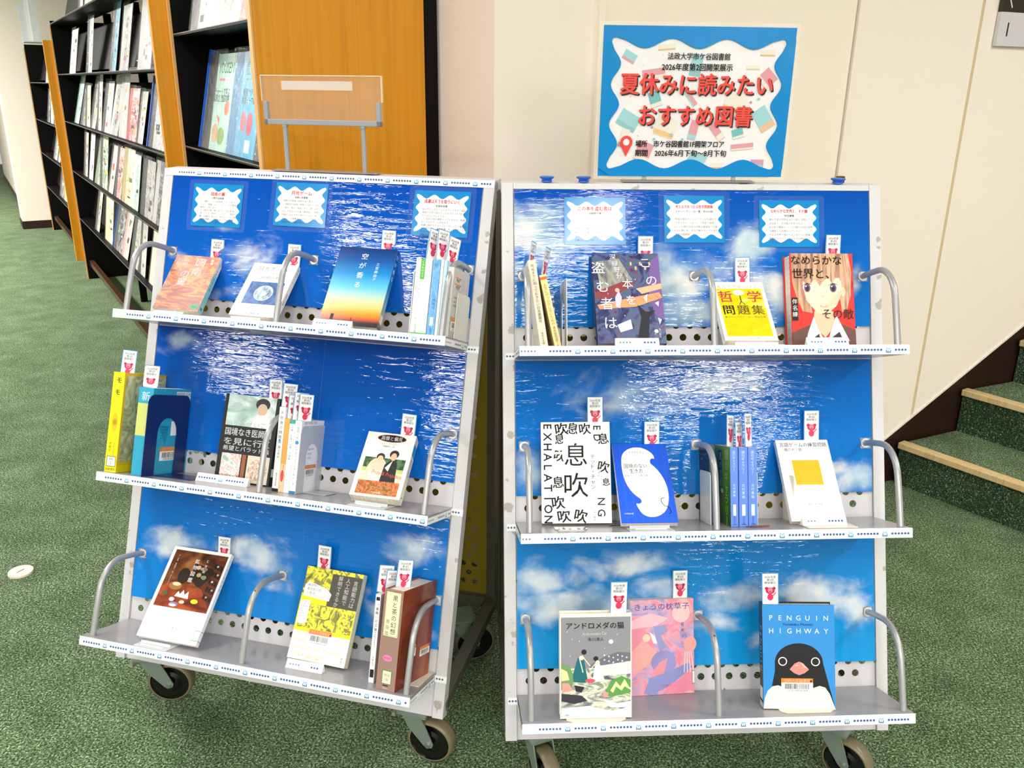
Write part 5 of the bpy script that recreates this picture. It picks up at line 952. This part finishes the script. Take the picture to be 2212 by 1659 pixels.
def f_D3(a):
    a.rect(0, 0, 1, 1, night); a.poly([(.05, .10), (.40, .06), (.58, .30), (.10, .42)], mottle_mat('roof_grey', [(.3, '#6f7684'), (.5, '#a9a596'), (.7, '#555c6a')], (10, 4, 1), 3, 1, .3)); a.poly([(.88, .08), (1, .02), (1, .75), (.86, .68), (.80, .40)], '#7a5a9e'); a.poly([(.02, .44), (.50, .30), (.60, .36), (.20, .52), (.04, .52)], '#8c3a44')
    a.poly([(.03, .58), (.55, .50), (.96, .44), (1, .50), (.60, .60), (.06, .63)], '#e29a6c'); a.poly([(.62, .40), (1, .34), (1, .40), (.70, .46)], '#eab48c')
    for k in range(8): a.line(.12 + k * .11, .575 - k * .014, .17 + k * .11, .60 - k * .014, .006, '#a86848')
    for k in range(5): a.rect(.56 + k * .07, .10 + (k % 2) * .05, .59 + k * .07, .14 + (k % 2) * .05, '#c9b48c')
    a.poly([(.30, .50), (.36, .42), (.40, .50), (.36, .62), (.30, .60)], '#c8c8e0'); a.circ(.34, .42, .035, '#c9b4a8'); a.poly([(.58, .96), (.66, .72), (.62, .58), (.74, .66), (.88, .64), (.78, .72), (.74, .96)], '#23252b'); a.poly([(.30, .80), (.50, .74), (.52, .84), (.34, .88)], '#e9ecf2'); a.poly([(.72, .50), (.78, .46), (.76, .56)], '#f0f0f5'); a.poly([(.88, .56), (.94, .54), (.93, .60)], '#f0f0f5'); a.poly([(.90, .72), (.96, .74), (.92, .80)], '#b9d2e6')
    for u, v in ((.5, .26), (.62, .30), (.28, .55), (.42, .70), (.84, .90), (.80, .30), (.2, .46)): a.circ(u, v, .008, '#dfe4f2', 10)
    a.circ(.86, .87, .03, '#e6e9f4')
    for s_, pts, z in (('この', ((.79, .11), (.86, .31)), .19), ('本を', ((.50, .35), (.53, .53)), .17), ('盗む者は', ((.08, .17), (.13, .38), (.17, .57), (.21, .78)), .21)):
        for ch, (u, v) in zip(s_, pts): a.text(ch, u, v, z, WHITE, 'c', .0)
    for ch, (u, v) in zip('深緑野分', ((.31, .045), (.335, .12), (.36, .19), (.385, .26))): a.text(ch, u, v, .10, '#e3e6f0')
    a.vtext('角川書店', .91, .84, .035, '#c9cbe0')
D3 = (.242, .085, -.02, .35, .008); book('R', 1, face_M('R', 1, *D3), .132, .194, .020, 'dark violet hardback with large white characters over a night street', f_D3, None, cover='#3a3d66', hard=True, side='R', rough=.25)
bm_on('R', 1, D3, .132, .194, .020, .83, .042, 'white bookmark in the dark violet hardback', .0, .2, hard=True)
tent('R', 1, .245, .117, .082, 'folded label holder before the dark violet hardback')
def f_D4(a):
    a.rect(0, 0, 1, 1, '#f8f5ee'); a.rect(.06, .12, .93, .93, mottle_mat('yellow_cover', [(.35, '#e9c40a'), (.6, '#f0d61c'), (.8, '#f9efb0')], (2, 5, 1), 3, 1.5, .15)); a.text('考える力をつける', .47, .085, .10, '#a99a6a', 'c', 0, width=.80)
    a.text('哲', .21, .26, .30, '#f0705a', 'c', .04); a.text('学', .77, .26, .30, '#f0705a', 'c', .04); a.ell(.48, .19, .11, .045, '#fdfdf8'); a.line(.49, .24, .49, .36, .02, '#4a4430'); a.line(.49, .34, .44, .40, .015, '#4a4430'); a.line(.49, .34, .55, .40, .015, '#4a4430')
    a.text('問', .21, .49, .25, '#3a3522', 'c', .03); a.text('題', .49, .49, .25, '#8c7f2e', 'c', .03); a.text('集', .77, .49, .25, '#9a8b30', 'c', .03); a.text('▶スティーブン・ロー 中山元 訳', .5, .61, .055, '#7d7334', 'c', 0, width=.78); a.text('ちくま学芸文庫', .5, .965, .045, '#a59f86')
D4 = (.468, .094, -.02, .60, .0125); book('R', 1, face_M('R', 1, *D4), .103, .148, .016, 'yellow and white paperback with red characters, tilted far back', f_D4, None, cover='#f4efe2', side='L', rough=.15)
easel('R', 1, .470, .106, .5, 'white plastic easel under the yellow and white paperback', col=P('#f1f0ee', .3), w=.09)
bm_on('R', 1, D4, .103, .148, .016, .64, .055, 'white bookmark bent over the yellow and white paperback', -.03, .35)
hairm = mottle_mat('drawn_hair', [(.36, '#9c6f62'), (.46, '#c9987c'), (.54, '#e0b78c'), (.62, '#d9a89c'), (.72, '#8c6a6e')], (9, 1.3, 1), 4, 1.2, .3)
def f_D5(a):
    SK, HR = '#fbdcc0', hairm
    a.rect(0, 0, 1, 1, '#d8352c'); a.poly([(.02, .0), (.93, 0), (.97, .20), (.95, .45), (.88, .60), (.80, .63), (.78, .5), (.30, .5), (.33, .64), (.18, .62), (.10, .50), (.03, .32)], HR)
    a.poly([(.36, .62), (.66, .62), (.68, .78), (.52, .90), (.34, .78)], '#f3c9a8'); a.poly([(.18, .30), (.80, .26), (.81, .42), (.72, .56), (.58, .645), (.50, .66), (.38, .62), (.24, .50)], SK); a.ell(.83, .41, .035, .05, SK)
    a.poly([(.10, 0), (.90, 0), (.90, .28), (.84, .34), (.74, .22), (.66, .33), (.60, .24), (.46, .35), (.38, .27), (.28, .36), (.20, .30), (.16, .44), (.08, .30)], HR)
    for k in range(16): a.line(.12 + k * .05, .0, .10 + k * .052 + .03 * sin(k), .26 + .05 * sin(k * 2), .004, '#8f6558' if k % 2 else '#f0cfa4')
    for u, w_ in ((.26, .07), (.67, .075)): a.ell(u, .368, w_, .045, '#fdf6f0'); a.ell(u, .372, w_ * .72, .045, '#6d5878'); a.ell(u, .378, w_ * .4, .028, '#2e2436'); a.circ(u - .02, .355, .012, '#ffffff'); a.poly([(u - w_ * 1.15, .345), (u, .318), (u + w_ * 1.15, .34), (u, .332)], '#3a2a2a')
    a.poly([(.48, .46), (.505, .455), (.50, .472)], '#e9ae8e'); a.ell(.51, .565, .06, .010, '#e39c8c'); a.ell(.51, .563, .04, .005, '#fffaf5')
    a.poly([(0, .85), (.30, .76), (.35, 1.0), (0, 1.0)], '#6d4a42'); a.poly([(1, .82), (.72, .74), (.70, 1.0), (1, 1.0)], '#6d4a42'); a.poly([(.34, .68), (.24, .86), (.20, .99), (.40, .88), (.50, .93), (.40, .80)], '#f5f0ee'); a.poly([(.70, .66), (.80, .80), (.90, .94), (.72, .90), (.56, .93), (.62, .80)], '#f5f0ee'); a.poly([(.50, .93), (.36, 1.0), (.66, 1.0)], '#efe6e4'); a.poly([(.62, .90), (.74, .84), (.80, .93), (.68, .97)], '#3a3436'); a.poly([(.34, .90), (.42, .86), (.44, 1.0), (.36, 1.0)], '#3a3436')
    a.rect(.005, .475, .10, .72, '#1e1a1b'); a.vtext('伴名練', .052, .49, .085, WHITE, 0, 1.15)
    a.text('なめらかな', .42, .075, .155, '#2a1c1c', 'c', .01, width=.80); a.text('世界と、', .32, .22, .17, '#2a1c1c', 'c', .01, width=.58); a.text('その敵', .73, .65, .17, '#2a1c1c', 'c', .0, width=.50)
D5 = (.630, .042, -.04, .06, .003); book('R', 1, face_M('R', 1, *D5), .129, .186, .034, 'red hardback with a drawn portrait of a light haired person', f_D5, None, cover='#cf3028', hard=True, side='R', rough=.25)
bm_on('R', 1, D5, .129, .186, .034, .755, .044, 'white bookmark in the drawn portrait hardback', .0, .1, hard=True)
tent('R', 1, .606, .116, .080, 'folded label holder before the drawn portrait hardback')
# --- right cart, middle shelf
def f_E1(a):
    a.rect(0, 0, 1, 1, '#f8f7f7'); K = '#1f1b1b'
    for i, ch in enumerate('EXHALATION'): a.text(ch, .10, .045 + i * .102, .165, K, 'c', .04, rot=-pi / 2)
    for i, ch in enumerate(('E', 'D')): a.text(ch, .82, .06 + i * .10, .15, K, 'c', .02, rot=-pi / 2)
    for i, ch in enumerate(('N', 'G')): a.text(ch, .86, .79 + i * .11, .155, K, 'c', .02, rot=-pi / 2)
    for i, (u, v, s_, z) in enumerate(((.30, .07, '吹', .2), (.46, .065, '息', .18), (.64, .07, '吹', .18), (.27, .17, '息', .16), (.27, .34, '吹', .18), (.24, .60, '息', .18), (.90, .17, '息', .17), (.90, .45, '吹', .18), (.24, .80, '吹', .2), (.32, .93, '吹', .2), (.56, .93, '吹', .2), (.93, .60, '息', .12))): a.text(s_, u, v, z, K, 'c', .03, rot=(.15, -.2, .1)[i % 3])
    for v in (.30, .47, .66, .86): a.rect(.17, v, .40, v + .022, '#f8f7f7')
    a.rect(.32, .17, .72, .78, '#f8f7f7')
    a.text('息', .50, .33, .36, K, 'c', .005); a.text('吹', .50, .63, .38, K, 'c', .005)
    for v in (.215, .235, .255, .27): a.rect(.43, v, .58, v + .002, '#b9b6b4')
    a.vtext('テッド・チャン', .745, .32, .075, '#3a3535', 0, .98); a.vtext('大森望訳', .83, .43, .035, '#77716f', 0, 1.3); a.vtext('早川書房', .755, .885, .03, '#77716f', 0, 1.15)
E1 = (.136, .062, .07, .17, .0048); book('R', 2, face_M('R', 2, *E1), .133, .194, .026, 'white hardback covered in large black characters', f_E1, None, cover='#f3f2f1', hard=True, side='L', rough=.3)
bm_on('R', 2, E1, .133, .194, .026, .80, .054, 'white bookmark in the black lettered white hardback', .0, .0, hard=True)
r = empty('bookend', PF('R') @ T(.122, -.060, SH[2] + .0003), 'chrome bookend foot under the black lettered white hardback', 'bookend'); CH = P('#d4d2d0', .12, .7)
m = MB(); pts = [(-.027, -.058), (.020, -.060), (.027, -.052), (.030, .05), (-.030, .05), (-.033, -.050)]; m.mesh([(x, y, z) for z in (0, .0012) for x, y in pts], [(5, 4, 3, 2, 1, 0), (6, 7, 8, 9, 10, 11)] + [(i, (i + 1) % 6, 6 + (i + 1) % 6, 6 + i) for i in range(6)], CH); m.build('foot_plate', r); m = MB(); m.box(-.03, .03, .050, .0512, 0, .10, CH); m.build('upright_plate', r)
m = MB(); m.tube([(0, 0, 0), (.02, -.004, .001), (.038, -.010, .0005), (.046, -.016, 0)], .0008, P('#1c1a1c', .6), 6); m.tube([(.046, -.016, .001), (.058, -.014, .0016)], .0025, P('#1c1a1c', .7), 6); o = m.build('ribbon_marker', mw=PF('R') @ T(.196, -.075, SH[2] + .001)); tag(o, 'black ribbon marker trailing from the black lettered hardback', 'ribbon')
def f_E2(a):
    a.rect(0, 0, 1, 1, '#1b57d6')
    for k in range(1, 8): a.line(k * .13, 0, k * .13, 1, .003, '#4a7de8')
    def bez(p0, p1, p2, p3, n=12): return [tuple((1 - t) ** 3 * p0[i] + 3 * (1 - t) ** 2 * t * p1[i] + 3 * (1 - t) * t * t * p2[i] + t ** 3 * p3[i] for i in (0, 1)) for t in [k / n for k in range(n)]]
    pts = bez((.14, .19), (.16, .07), (.40, .02), (.56, .06)) + bez((.56, .06), (.70, .10), (.76, .16), (.74, .20)) + bez((.74, .20), (.68, .18), (.64, .22), (.66, .26)) + bez((.66, .26), (.92, .42), (.96, .66), (.84, .82)) + bez((.84, .82), (.74, .94), (.46, .97), (.36, .86)) + bez((.36, .86), (.32, .80), (.30, .78), (.31, .76)) + bez((.31, .76), (.38, .78), (.44, .74), (.38, .70)) + bez((.38, .70), (.12, .58), (.10, .34), (.14, .19))
    a.poly(pts, '#fbfaf8'); a.text('ヤマザキマリ', .42, .115, .07, '#4a4644', 'c', 0, width=.28); a.text('Yamazaki Mari', .42, .145, .03, '#8c8886'); a.text('国境のない', .38, .29, .10, '#2a2726', 'c', .01, width=.42); a.text('生き方', .38, .355, .10, '#2a2726', 'c', .01, width=.24); a.text('私をつくった本と旅', .37, .415, .05, '#3a3635', 'c', .0, width=.42)
    q = bez((.82, .70), (.70, .68), (.76, .80), (.84, .80), 14) + bez((.84, .80), (.92, .82), (.92, .90), (.84, .89), 14)
    a.lay(); [a.line(*q[i], *q[i + 1], .012, '#1f1d28', False) for i in range(len(q) - 1)]
    a.circ(.15, .885, .085, '#4a7de8'); a.circ(.15, .885, .079, '#1b57d6'); a.text('小学館新書', .15, .885, .033, '#dfe8fb')
E2 = (.265, .115, .01, .62, .0105); book('R', 2, face_M('R', 2, *E2), .106, .173, .011, 'bright blue book with a curved white shape', f_E2, None, cover='#eef1f6', side='L', rough=.28)
easel('R', 2, .262, .118, .5, 'white plastic easel under the bright blue book', w=.082, reach=.033)
bm_on('R', 2, E2, .106, .173, .011, .75, .048, 'white bookmark folded at its top in the bright blue book', .0, .35)
def f_gr(a):
    a.rect(0, 0, 1, 1, gradient_mat('green_cover', [(0, '#2f6a1c'), (.5, '#4a8a2c'), (1, '#7aa84c')], .3)); a.vtext('謎のギャラリー', .78, .03, .20, '#e9f0b0', .02, 1.0); a.rect(.28, .06, .52, .40, '#1f62a4'); a.vtext('謎の部屋', .40, .08, .16, '#eef4f8', .02, 1.0); a.poly([(.25, .52), (.5, .55), (.45, .66), (.2, .63)], '#2a8c86'); a.ell(.5, .58, .08, .03, '#e0e6e2'); a.vtext('北村薫編', .78, .88, .06, '#b9cf8c')
def s_bl(n_):
    def f(a): a.rect(0, 0, 1, 1, '#5c86dc'); a.vtext('謎のギャラリー', .5, .04, .40, '#cfdcf8', 0, .95); a.vtext('北村薫編', .5, .46, .36, '#cfdcf8', 0, 1.2); a.rect(.33, .72, .70, .86, WHITE); a.text('き', .5, .745, .2, '#4a5a7c'); a.text('17', .5, .785, .2, '#4a5a7c'); a.text(n_, .5, .83, .22, '#4a5a7c'); a.vtext('新潮文庫', .5, .87, .22, '#2f4f9c', 0, .98); a.rect(.3, .965, .8, .975, '#2f4f9c')
    return f
book('R', 2, spine_M('R', 2, .3900, .070, .100, .0105, 'R'), .100, .150, .0105, 'dark teal paperback behind the middle rail on the right cart', front=lambda a: (a.rect(0, 0, 1, 1, '#15304a'), a.vtext('北村薫編', .2, .06, .14, '#9fc0d0')), cover='#15304a', side='R')
book('R', 2, spine_M('R', 2, .4185, .108, .105, .0145, 'R'), .105, .148, .0145, 'green covered paperback with a pale blue spine, first of three', front=f_gr, spine=s_bl('4'), cover='#5c86dc', side='R')
book('R', 2, spine_M('R', 2, .4345, .109, .105, .0165, 'R'), .105, .148, .0165, 'middle of the three pale blue spines on the right cart', spine=s_bl('5'), cover='#5c86dc', side='R')
book('R', 2, spine_M('R', 2, .4525, .108, .105, .0165, 'R'), .105, .148, .0165, 'third pale blue spine, beside the beige bookend', spine=s_bl('6'), cover='#5c86dc', side='R')
bookend(PF('R') @ T(.3862, -.088, SH[2] + .0004), .072, .100, '#e0e1e4', 'white bookend left of the green covered paperback', 0, rad=.008)
bookend(PF('R') @ T(.4716, -.100, SH[2] + .0004) @ RZ(radians(-8)), .08, .100, '#d6cfae', 'beige bookend right of the pale blue spines', 0, rad=.004)
for x, v, lb, an, rr in ((.4255, .060, 'white bookmark in the green covered paperback', 40, .08), (.4430, .047, 'short white bookmark in the middle pale blue spine', 60, .0), (.4610, .063, 'white bookmark in the third pale blue spine', 60, .0)):
    bookmark(PF('R') @ T(x, -.088, SH[2] + .1488) @ RZ(radians(48)), v, lb, rr, -.02)
m = MB()
for k in range(5): m.tube([(.0, 0, 0), (.012, -.004 + .001 * k, .0008), (.03 + .004 * k, -.004 + .0022 * k, .0003)], .0009, P('#8c4a3c', .7), 5)
o = m.build('ribbon_marker', mw=PF('R') @ T(.446, -.112, SH[2] + .0010)); tag(o, 'reddish brown ribbon ends under the pale blue spines', 'ribbon')
def f_E4(a): a.rect(0, 0, 1, 1, '#f9f8f8'); a.rect(.23, .258, .745, .565, '#f7b216'); a.text('言語ゲームの練習問題', .51, .062, .10, '#4a4647', 'c', .02, width=.90); a.text('橋爪大三郎', .30, .125, .075, '#55514f', 'c', .01, width=.34); a.text('講談社現代新書', .5, .80, .042, '#77736f', 'c', 0, width=.26); a.text('2836', .5, .84, .036, '#8a8683')
E4 = (.590, .100, .02, .53, .0075); book('R', 2, face_M('R', 2, *E4), .104, .172, .012, 'white book with an orange square on the right cart', f_E4, None, cover='#f5f3ef', side='L', rough=.3)
bm_on('R', 2, E4, .104, .172, .012, .72, .062, 'long white bookmark in the orange square book', .0, .2)
r = empty('bookend', PF('R') @ T(.602, -.075, SH[2] + .0003), 'cream bookend under the orange square book', 'bookend'); CB = P('#ece3cc', .3)
m = MB(); m.mesh([(x, y, z) for z in (0, .0012) for x, y in ((-.05, .06), (-.048, -.064), (.044, -.066), (.052, .02), (.05, .06))], [(4, 3, 2, 1, 0)[::-1], (5, 6, 7, 8, 9)[::1]] + [(i, (i + 1) % 5, 5 + (i + 1) % 5, 5 + i) for i in range(5)], CB); m.build('foot_plate', r); m = MB(); m.box(-.05, -.0488, .0, .06, 0, .09, CB); m.build('upright_plate', r)
tent('R', 2, .594, .118, .084, 'folded label holder before the orange square book', dh=.0018, start=.020)
# --- right cart, bottom shelf
marsh = mottle_mat('marsh_print', [(.30, '#4a4650'), (.42, '#8f8f9a'), (.50, '#c7c9ae'), (.56, '#ece8dc'), (.64, '#7f8f6a'), (.72, '#b9a9c0')], (3.5, 9, 1), 5, 1.8, .35)
def f_F1(a):
    a.rect(0, 0, 1, 1, '#efe9da'); a.rect(.015, .035, .985, .985, '#8f8d94'); a.poly([(.40, .50), (.60, .42), (.80, .37), (.985, .38), (.985, .52), (.5, .56)], '#6d707c'); a.rect(.015, .52, .985, .985, marsh); a.poly([(.55, .50), (.985, .46), (.985, .58), (.5, .60)], '#e2e6dc')
    for k in range(12): a.circ(.62 + (k % 6) * .062, .40 + (k // 6) * .045 + .012 * (k % 3), .012, '#d8dbe0', 12)
    a.poly([(.02, .47), (.14, .50), (.20, .62), (.14, .74), (.02, .72)], '#6f9a62'); a.poly([(.02, .52), (.10, .55), (.13, .63), (.02, .64)], '#e7e2a0'); a.poly([(.03, .66), (.12, .66), (.18, .73), (.03, .75)], '#e59a94'); a.poly([(.62, .76), (.72, .64), (.86, .60), (.985, .64), (.985, .76), (.70, .80)], '#5f9a4e'); a.poly([(.70, .74), (.78, .65), (.84, .70), (.90, .63), (.96, .70), (.985, .72), (.985, .735), (.90, .70), (.86, .74), (.78, .70), (.74, .76)], '#efe9a8'); a.poly([(.60, .74), (.68, .76), (.66, .80), (.60, .80)], '#e59a94')
    a.poly([(.02, .76), (.30, .78), (.38, .83), (.20, .86), (.02, .83)], '#3a3740'); a.poly([(.20, .68), (.34, .70), (.30, .75), (.22, .74)], '#2e2c30'); a.poly([(.02, .90), (.40, .88), (.70, .93), (.985, .90), (.985, .985), (.02, .985)], '#dfeee4'); a.poly([(.60, .82), (.80, .86), (.985, .84), (.985, .90), (.70, .90)], '#ece4ef')
    a.poly([(.25, .42), (.33, .42), (.38, .62), (.36, .66), (.19, .65), (.18, .58)], '#1f6a72'); a.circ(.335, .365, .036, '#2a2226'); a.line(.33, .42, .42, .50, .014, '#efdcc4'); a.line(.27, .42, .32, .56, .014, '#efdcc4'); a.ell(.30, .42, .035, .022, '#efdcc4'); a.poly([(.49, .48), (.555, .48), (.62, .64), (.45, .66), (.47, .56)], '#f2efe8'); a.circ(.50, .43, .034, '#2a2226'); a.ell(.525, .465, .03, .02, '#efdcc4'); a.line(.50, .47, .44, .52, .013, '#efdcc4'); a.ell(.42, .64, .07, .02, '#d0586c')
    a.circ(.71, .27, .032, '#f4f2ec'); [a.circ(u, v, .007, '#e9e7e4', 8) for u, v in ((.17, .24), (.27, .26), (.62, .33), (.80, .20), (.14, .40), (.10, .17))]
    a.text('アンドロメダの猫', .49, .115, .10, '#1d1a1c', 'c', .01, width=.80); a.text("Andromeda's Cat", .48, .19, .055, '#d5d3d6', 'c', 0, rot=.02, width=.34); a.text('朱川湊人', .50, .245, .055, '#2d292b', 'c', 0, width=.22); a.text('双葉社', .10, .965, .025, '#55604f')
F1 = (.158, .136, .01, -.05, .0022); book('R', 3, face_M('R', 3, *F1), .130, .191, .020, 'grey hardback with two drawn women in a marsh', f_F1, None, cover='#e4dccb', hard=True, side='R', rough=.25)
bm_on('R', 3, F1, .130, .191, .020, .83, .060, 'white bookmark in the grey hardback', .0, .1, hard=True)
pinkm = mottle_mat('pink_waves', [(.30, '#8f8fc4'), (.42, '#c9a8cc'), (.50, '#f0a6b8'), (.58, '#ee8aa0'), (.68, '#f2b8b0')], (2.2, 3, 1), 2, 2.2, .3)
def f_F2(a):
    a.rect(0, 0, 1, 1, pinkm); a.poly([(0, .22), (.3, .14), (.6, .20), (.4, .28), (0, .30)], '#f6bfc8'); a.ell(.80, .15, .14, .10, '#f6c8c8'); a.ell(.10, .50, .28, .20, '#ec8fa4'); a.poly([(.0, .55), (.20, .42), (.42, .55), (.30, .68), (.04, .78)], '#f3a9a4'); a.ell(.25, .40, .06, .04, '#f9d3b4'); a.poly([(.30, .34), (.38, .38), (.42, .46), (.36, .46)], '#fdf6f2'); a.poly([(.36, .28), (.56, .27), (.58, .34), (.48, .38), (.56, .50), (.46, .56), (.40, .40)], '#9c9ccc')
    a.ell(.52, .66, .20, .12, '#9a92c8'); a.poly([(.30, .80), (.46, .66), (.58, .62), (.52, .78), (.34, .86)], '#f0949c'); a.poly([(.20, .98), (.30, .82), (.60, .76), (.90, .68), (.98, .72), (.60, .92), (.30, 1.0)], '#8f93cc'); a.poly([(.60, .90), (1, .78), (1, .96), (.5, 1.0)], '#ee8ea6'); a.ell(.94, .48, .10, .08, '#f4a8a4'); a.poly([(.72, .50), (.80, .60), (.78, .70), (.70, .66)], '#ee8fa6')
    for k in range(4): a.line(.86 + k * .03, .56, .84 + k * .05, .78, .012, '#fbe6e6')
    a.text('きょうの枕草子', .50, .075, .11, '#3f559c', 'c', .0, width=.86); a.vtext('最果タヒ', .82, .25, .055, '#5f6cab', 0, 1.7); a.text('中央公論新社', .55, .905, .035, '#c06a86', 'c', 0, width=.18); a.rect(.965, .76, 1, .90, '#4f9a68'); a.rect(.972, .768, 1, .892, '#f3f0ea')
F2 = (.3075, .018, -.08, .0, .0005); book('R', 3, face_M('R', 3, *F2), .128, .185, .016, 'pink and lilac book with wavy shapes standing against the back', f_F2, None, cover='#f0b4c4', side='R', rough=.3)
bm_on('R', 3, F2, .128, .185, .016, .81, .055, 'white bookmark in the pink and lilac book', .0, .0)
def f_F3(a):
    a.rect(0, 0, 1, 1, '#2f8bd4'); K = '#17181b'
    dome = [(.06, .95)] + [(.09 + 0.0, .86)] + [(.50 + .40 * cos(pi - pi * k / 20) * (1.0), .66 - .29 * sin(pi * k / 20)) for k in range(21)] + [(.985, .97)]
    dome = [(.06, .95), (.115, .80), (.165, .64)] + [(.50 + .335 * cos(pi - pi * k / 24), .56 - .19 * sin(pi * k / 24)) for k in range(25)] + [(.865, .64), (.925, .80), (.985, .96)]
    a.poly(dome, K); white = [(.0, 1.0), (.02, .90), (.06, .83), (.13, .785), (.21, .775), (.30, .80), (.50, .83), (.68, .80), (.78, .775), (.86, .79), (.92, .85), (1.0, 1.0)]
    a.poly(white, '#f1ead9')
    for u in (.275, .73): a.circ(u, .545, .062, '#f1efe6', 26); a.circ(u, .545, .048, K, 26)
    a.poly([(.37, .62), (.44, .565), (.50, .545), (.56, .565), (.64, .62), (.58, .655), (.50, .675), (.43, .655)], '#ef8c84'); a.poly([(.52, .548), (.56, .565), (.62, .61), (.57, .60)], '#f6bcae'); a.line(.45, .585, .49, .58, .012, '#f9d8cd')
    for s_, v in (('PENGUIN', .125), ('HIGHWAY', .25)):
        for i, ch in enumerate(s_): a.text(ch, .12 + i * .127, v, .10, WHITE, 'c', .0)
    a.text('Tomihiko Morimi', .49, .188, .045, '#1d5c9c', 'c', .02, width=.42); a.barcode(.25, .705, .44, .13)
def s_F3(a): a.rect(0, 0, 1, 1, '#191a1d'); [a.text(ch, .5, .24 + i * .065, .55, '#e9e6de', 'c', 0, rot=-pi / 2) for i, ch in enumerate('PENGUIN')]; a.rect(0, .80, 1, .93, '#3d8a48'); a.rect(.08, .808, .9, .922, WHITE); a.rect(0, .95, 1, 1, '#e9e4d8')
F3 = (.540, .119, .12, .01, .0020); book('R', 3, face_M('R', 3, *F3), .131, .192, .026, 'blue hardback showing a large penguin head', f_F3, s_F3, cover='#191a1d', hard=True, side='L', rough=.3)
bm_on('R', 3, F3, .131, .192, .026, .14, .060, 'white bookmark in the penguin head hardback', -.02, .05, hard=True)
for x, d, w_, lb in ((.158, .116, .120, 'cream bookend foot under the grey hardback'), (.552, .101, .112, 'cream bookend foot under the penguin head hardback')):
    r = empty('bookend', PF('R') @ T(x, -d, SH[3] + .0003), lb, 'bookend'); m = MB(); hw = w_ / 2 - .006; m.mesh([(px, py, z) for z in (0, .0014) for px, py in ((-hw, .03), (-hw, -.024), (-hw + .010, -.034), (hw - .010, -.034), (hw, -.024), (hw, .03))], [(5, 4, 3, 2, 1, 0)[::-1], (6, 7, 8, 9, 10, 11)] + [(i, (i + 1) % 6, 6 + (i + 1) % 6, 6 + i) for i in range(6)], P('#ecdfc6', .3)); m.build('foot_plate', r)
    m = MB(); m.box(-hw, hw, .030, .0312, 0, .09, P('#ecdfc6', .3)); m.build('upright_plate', r)
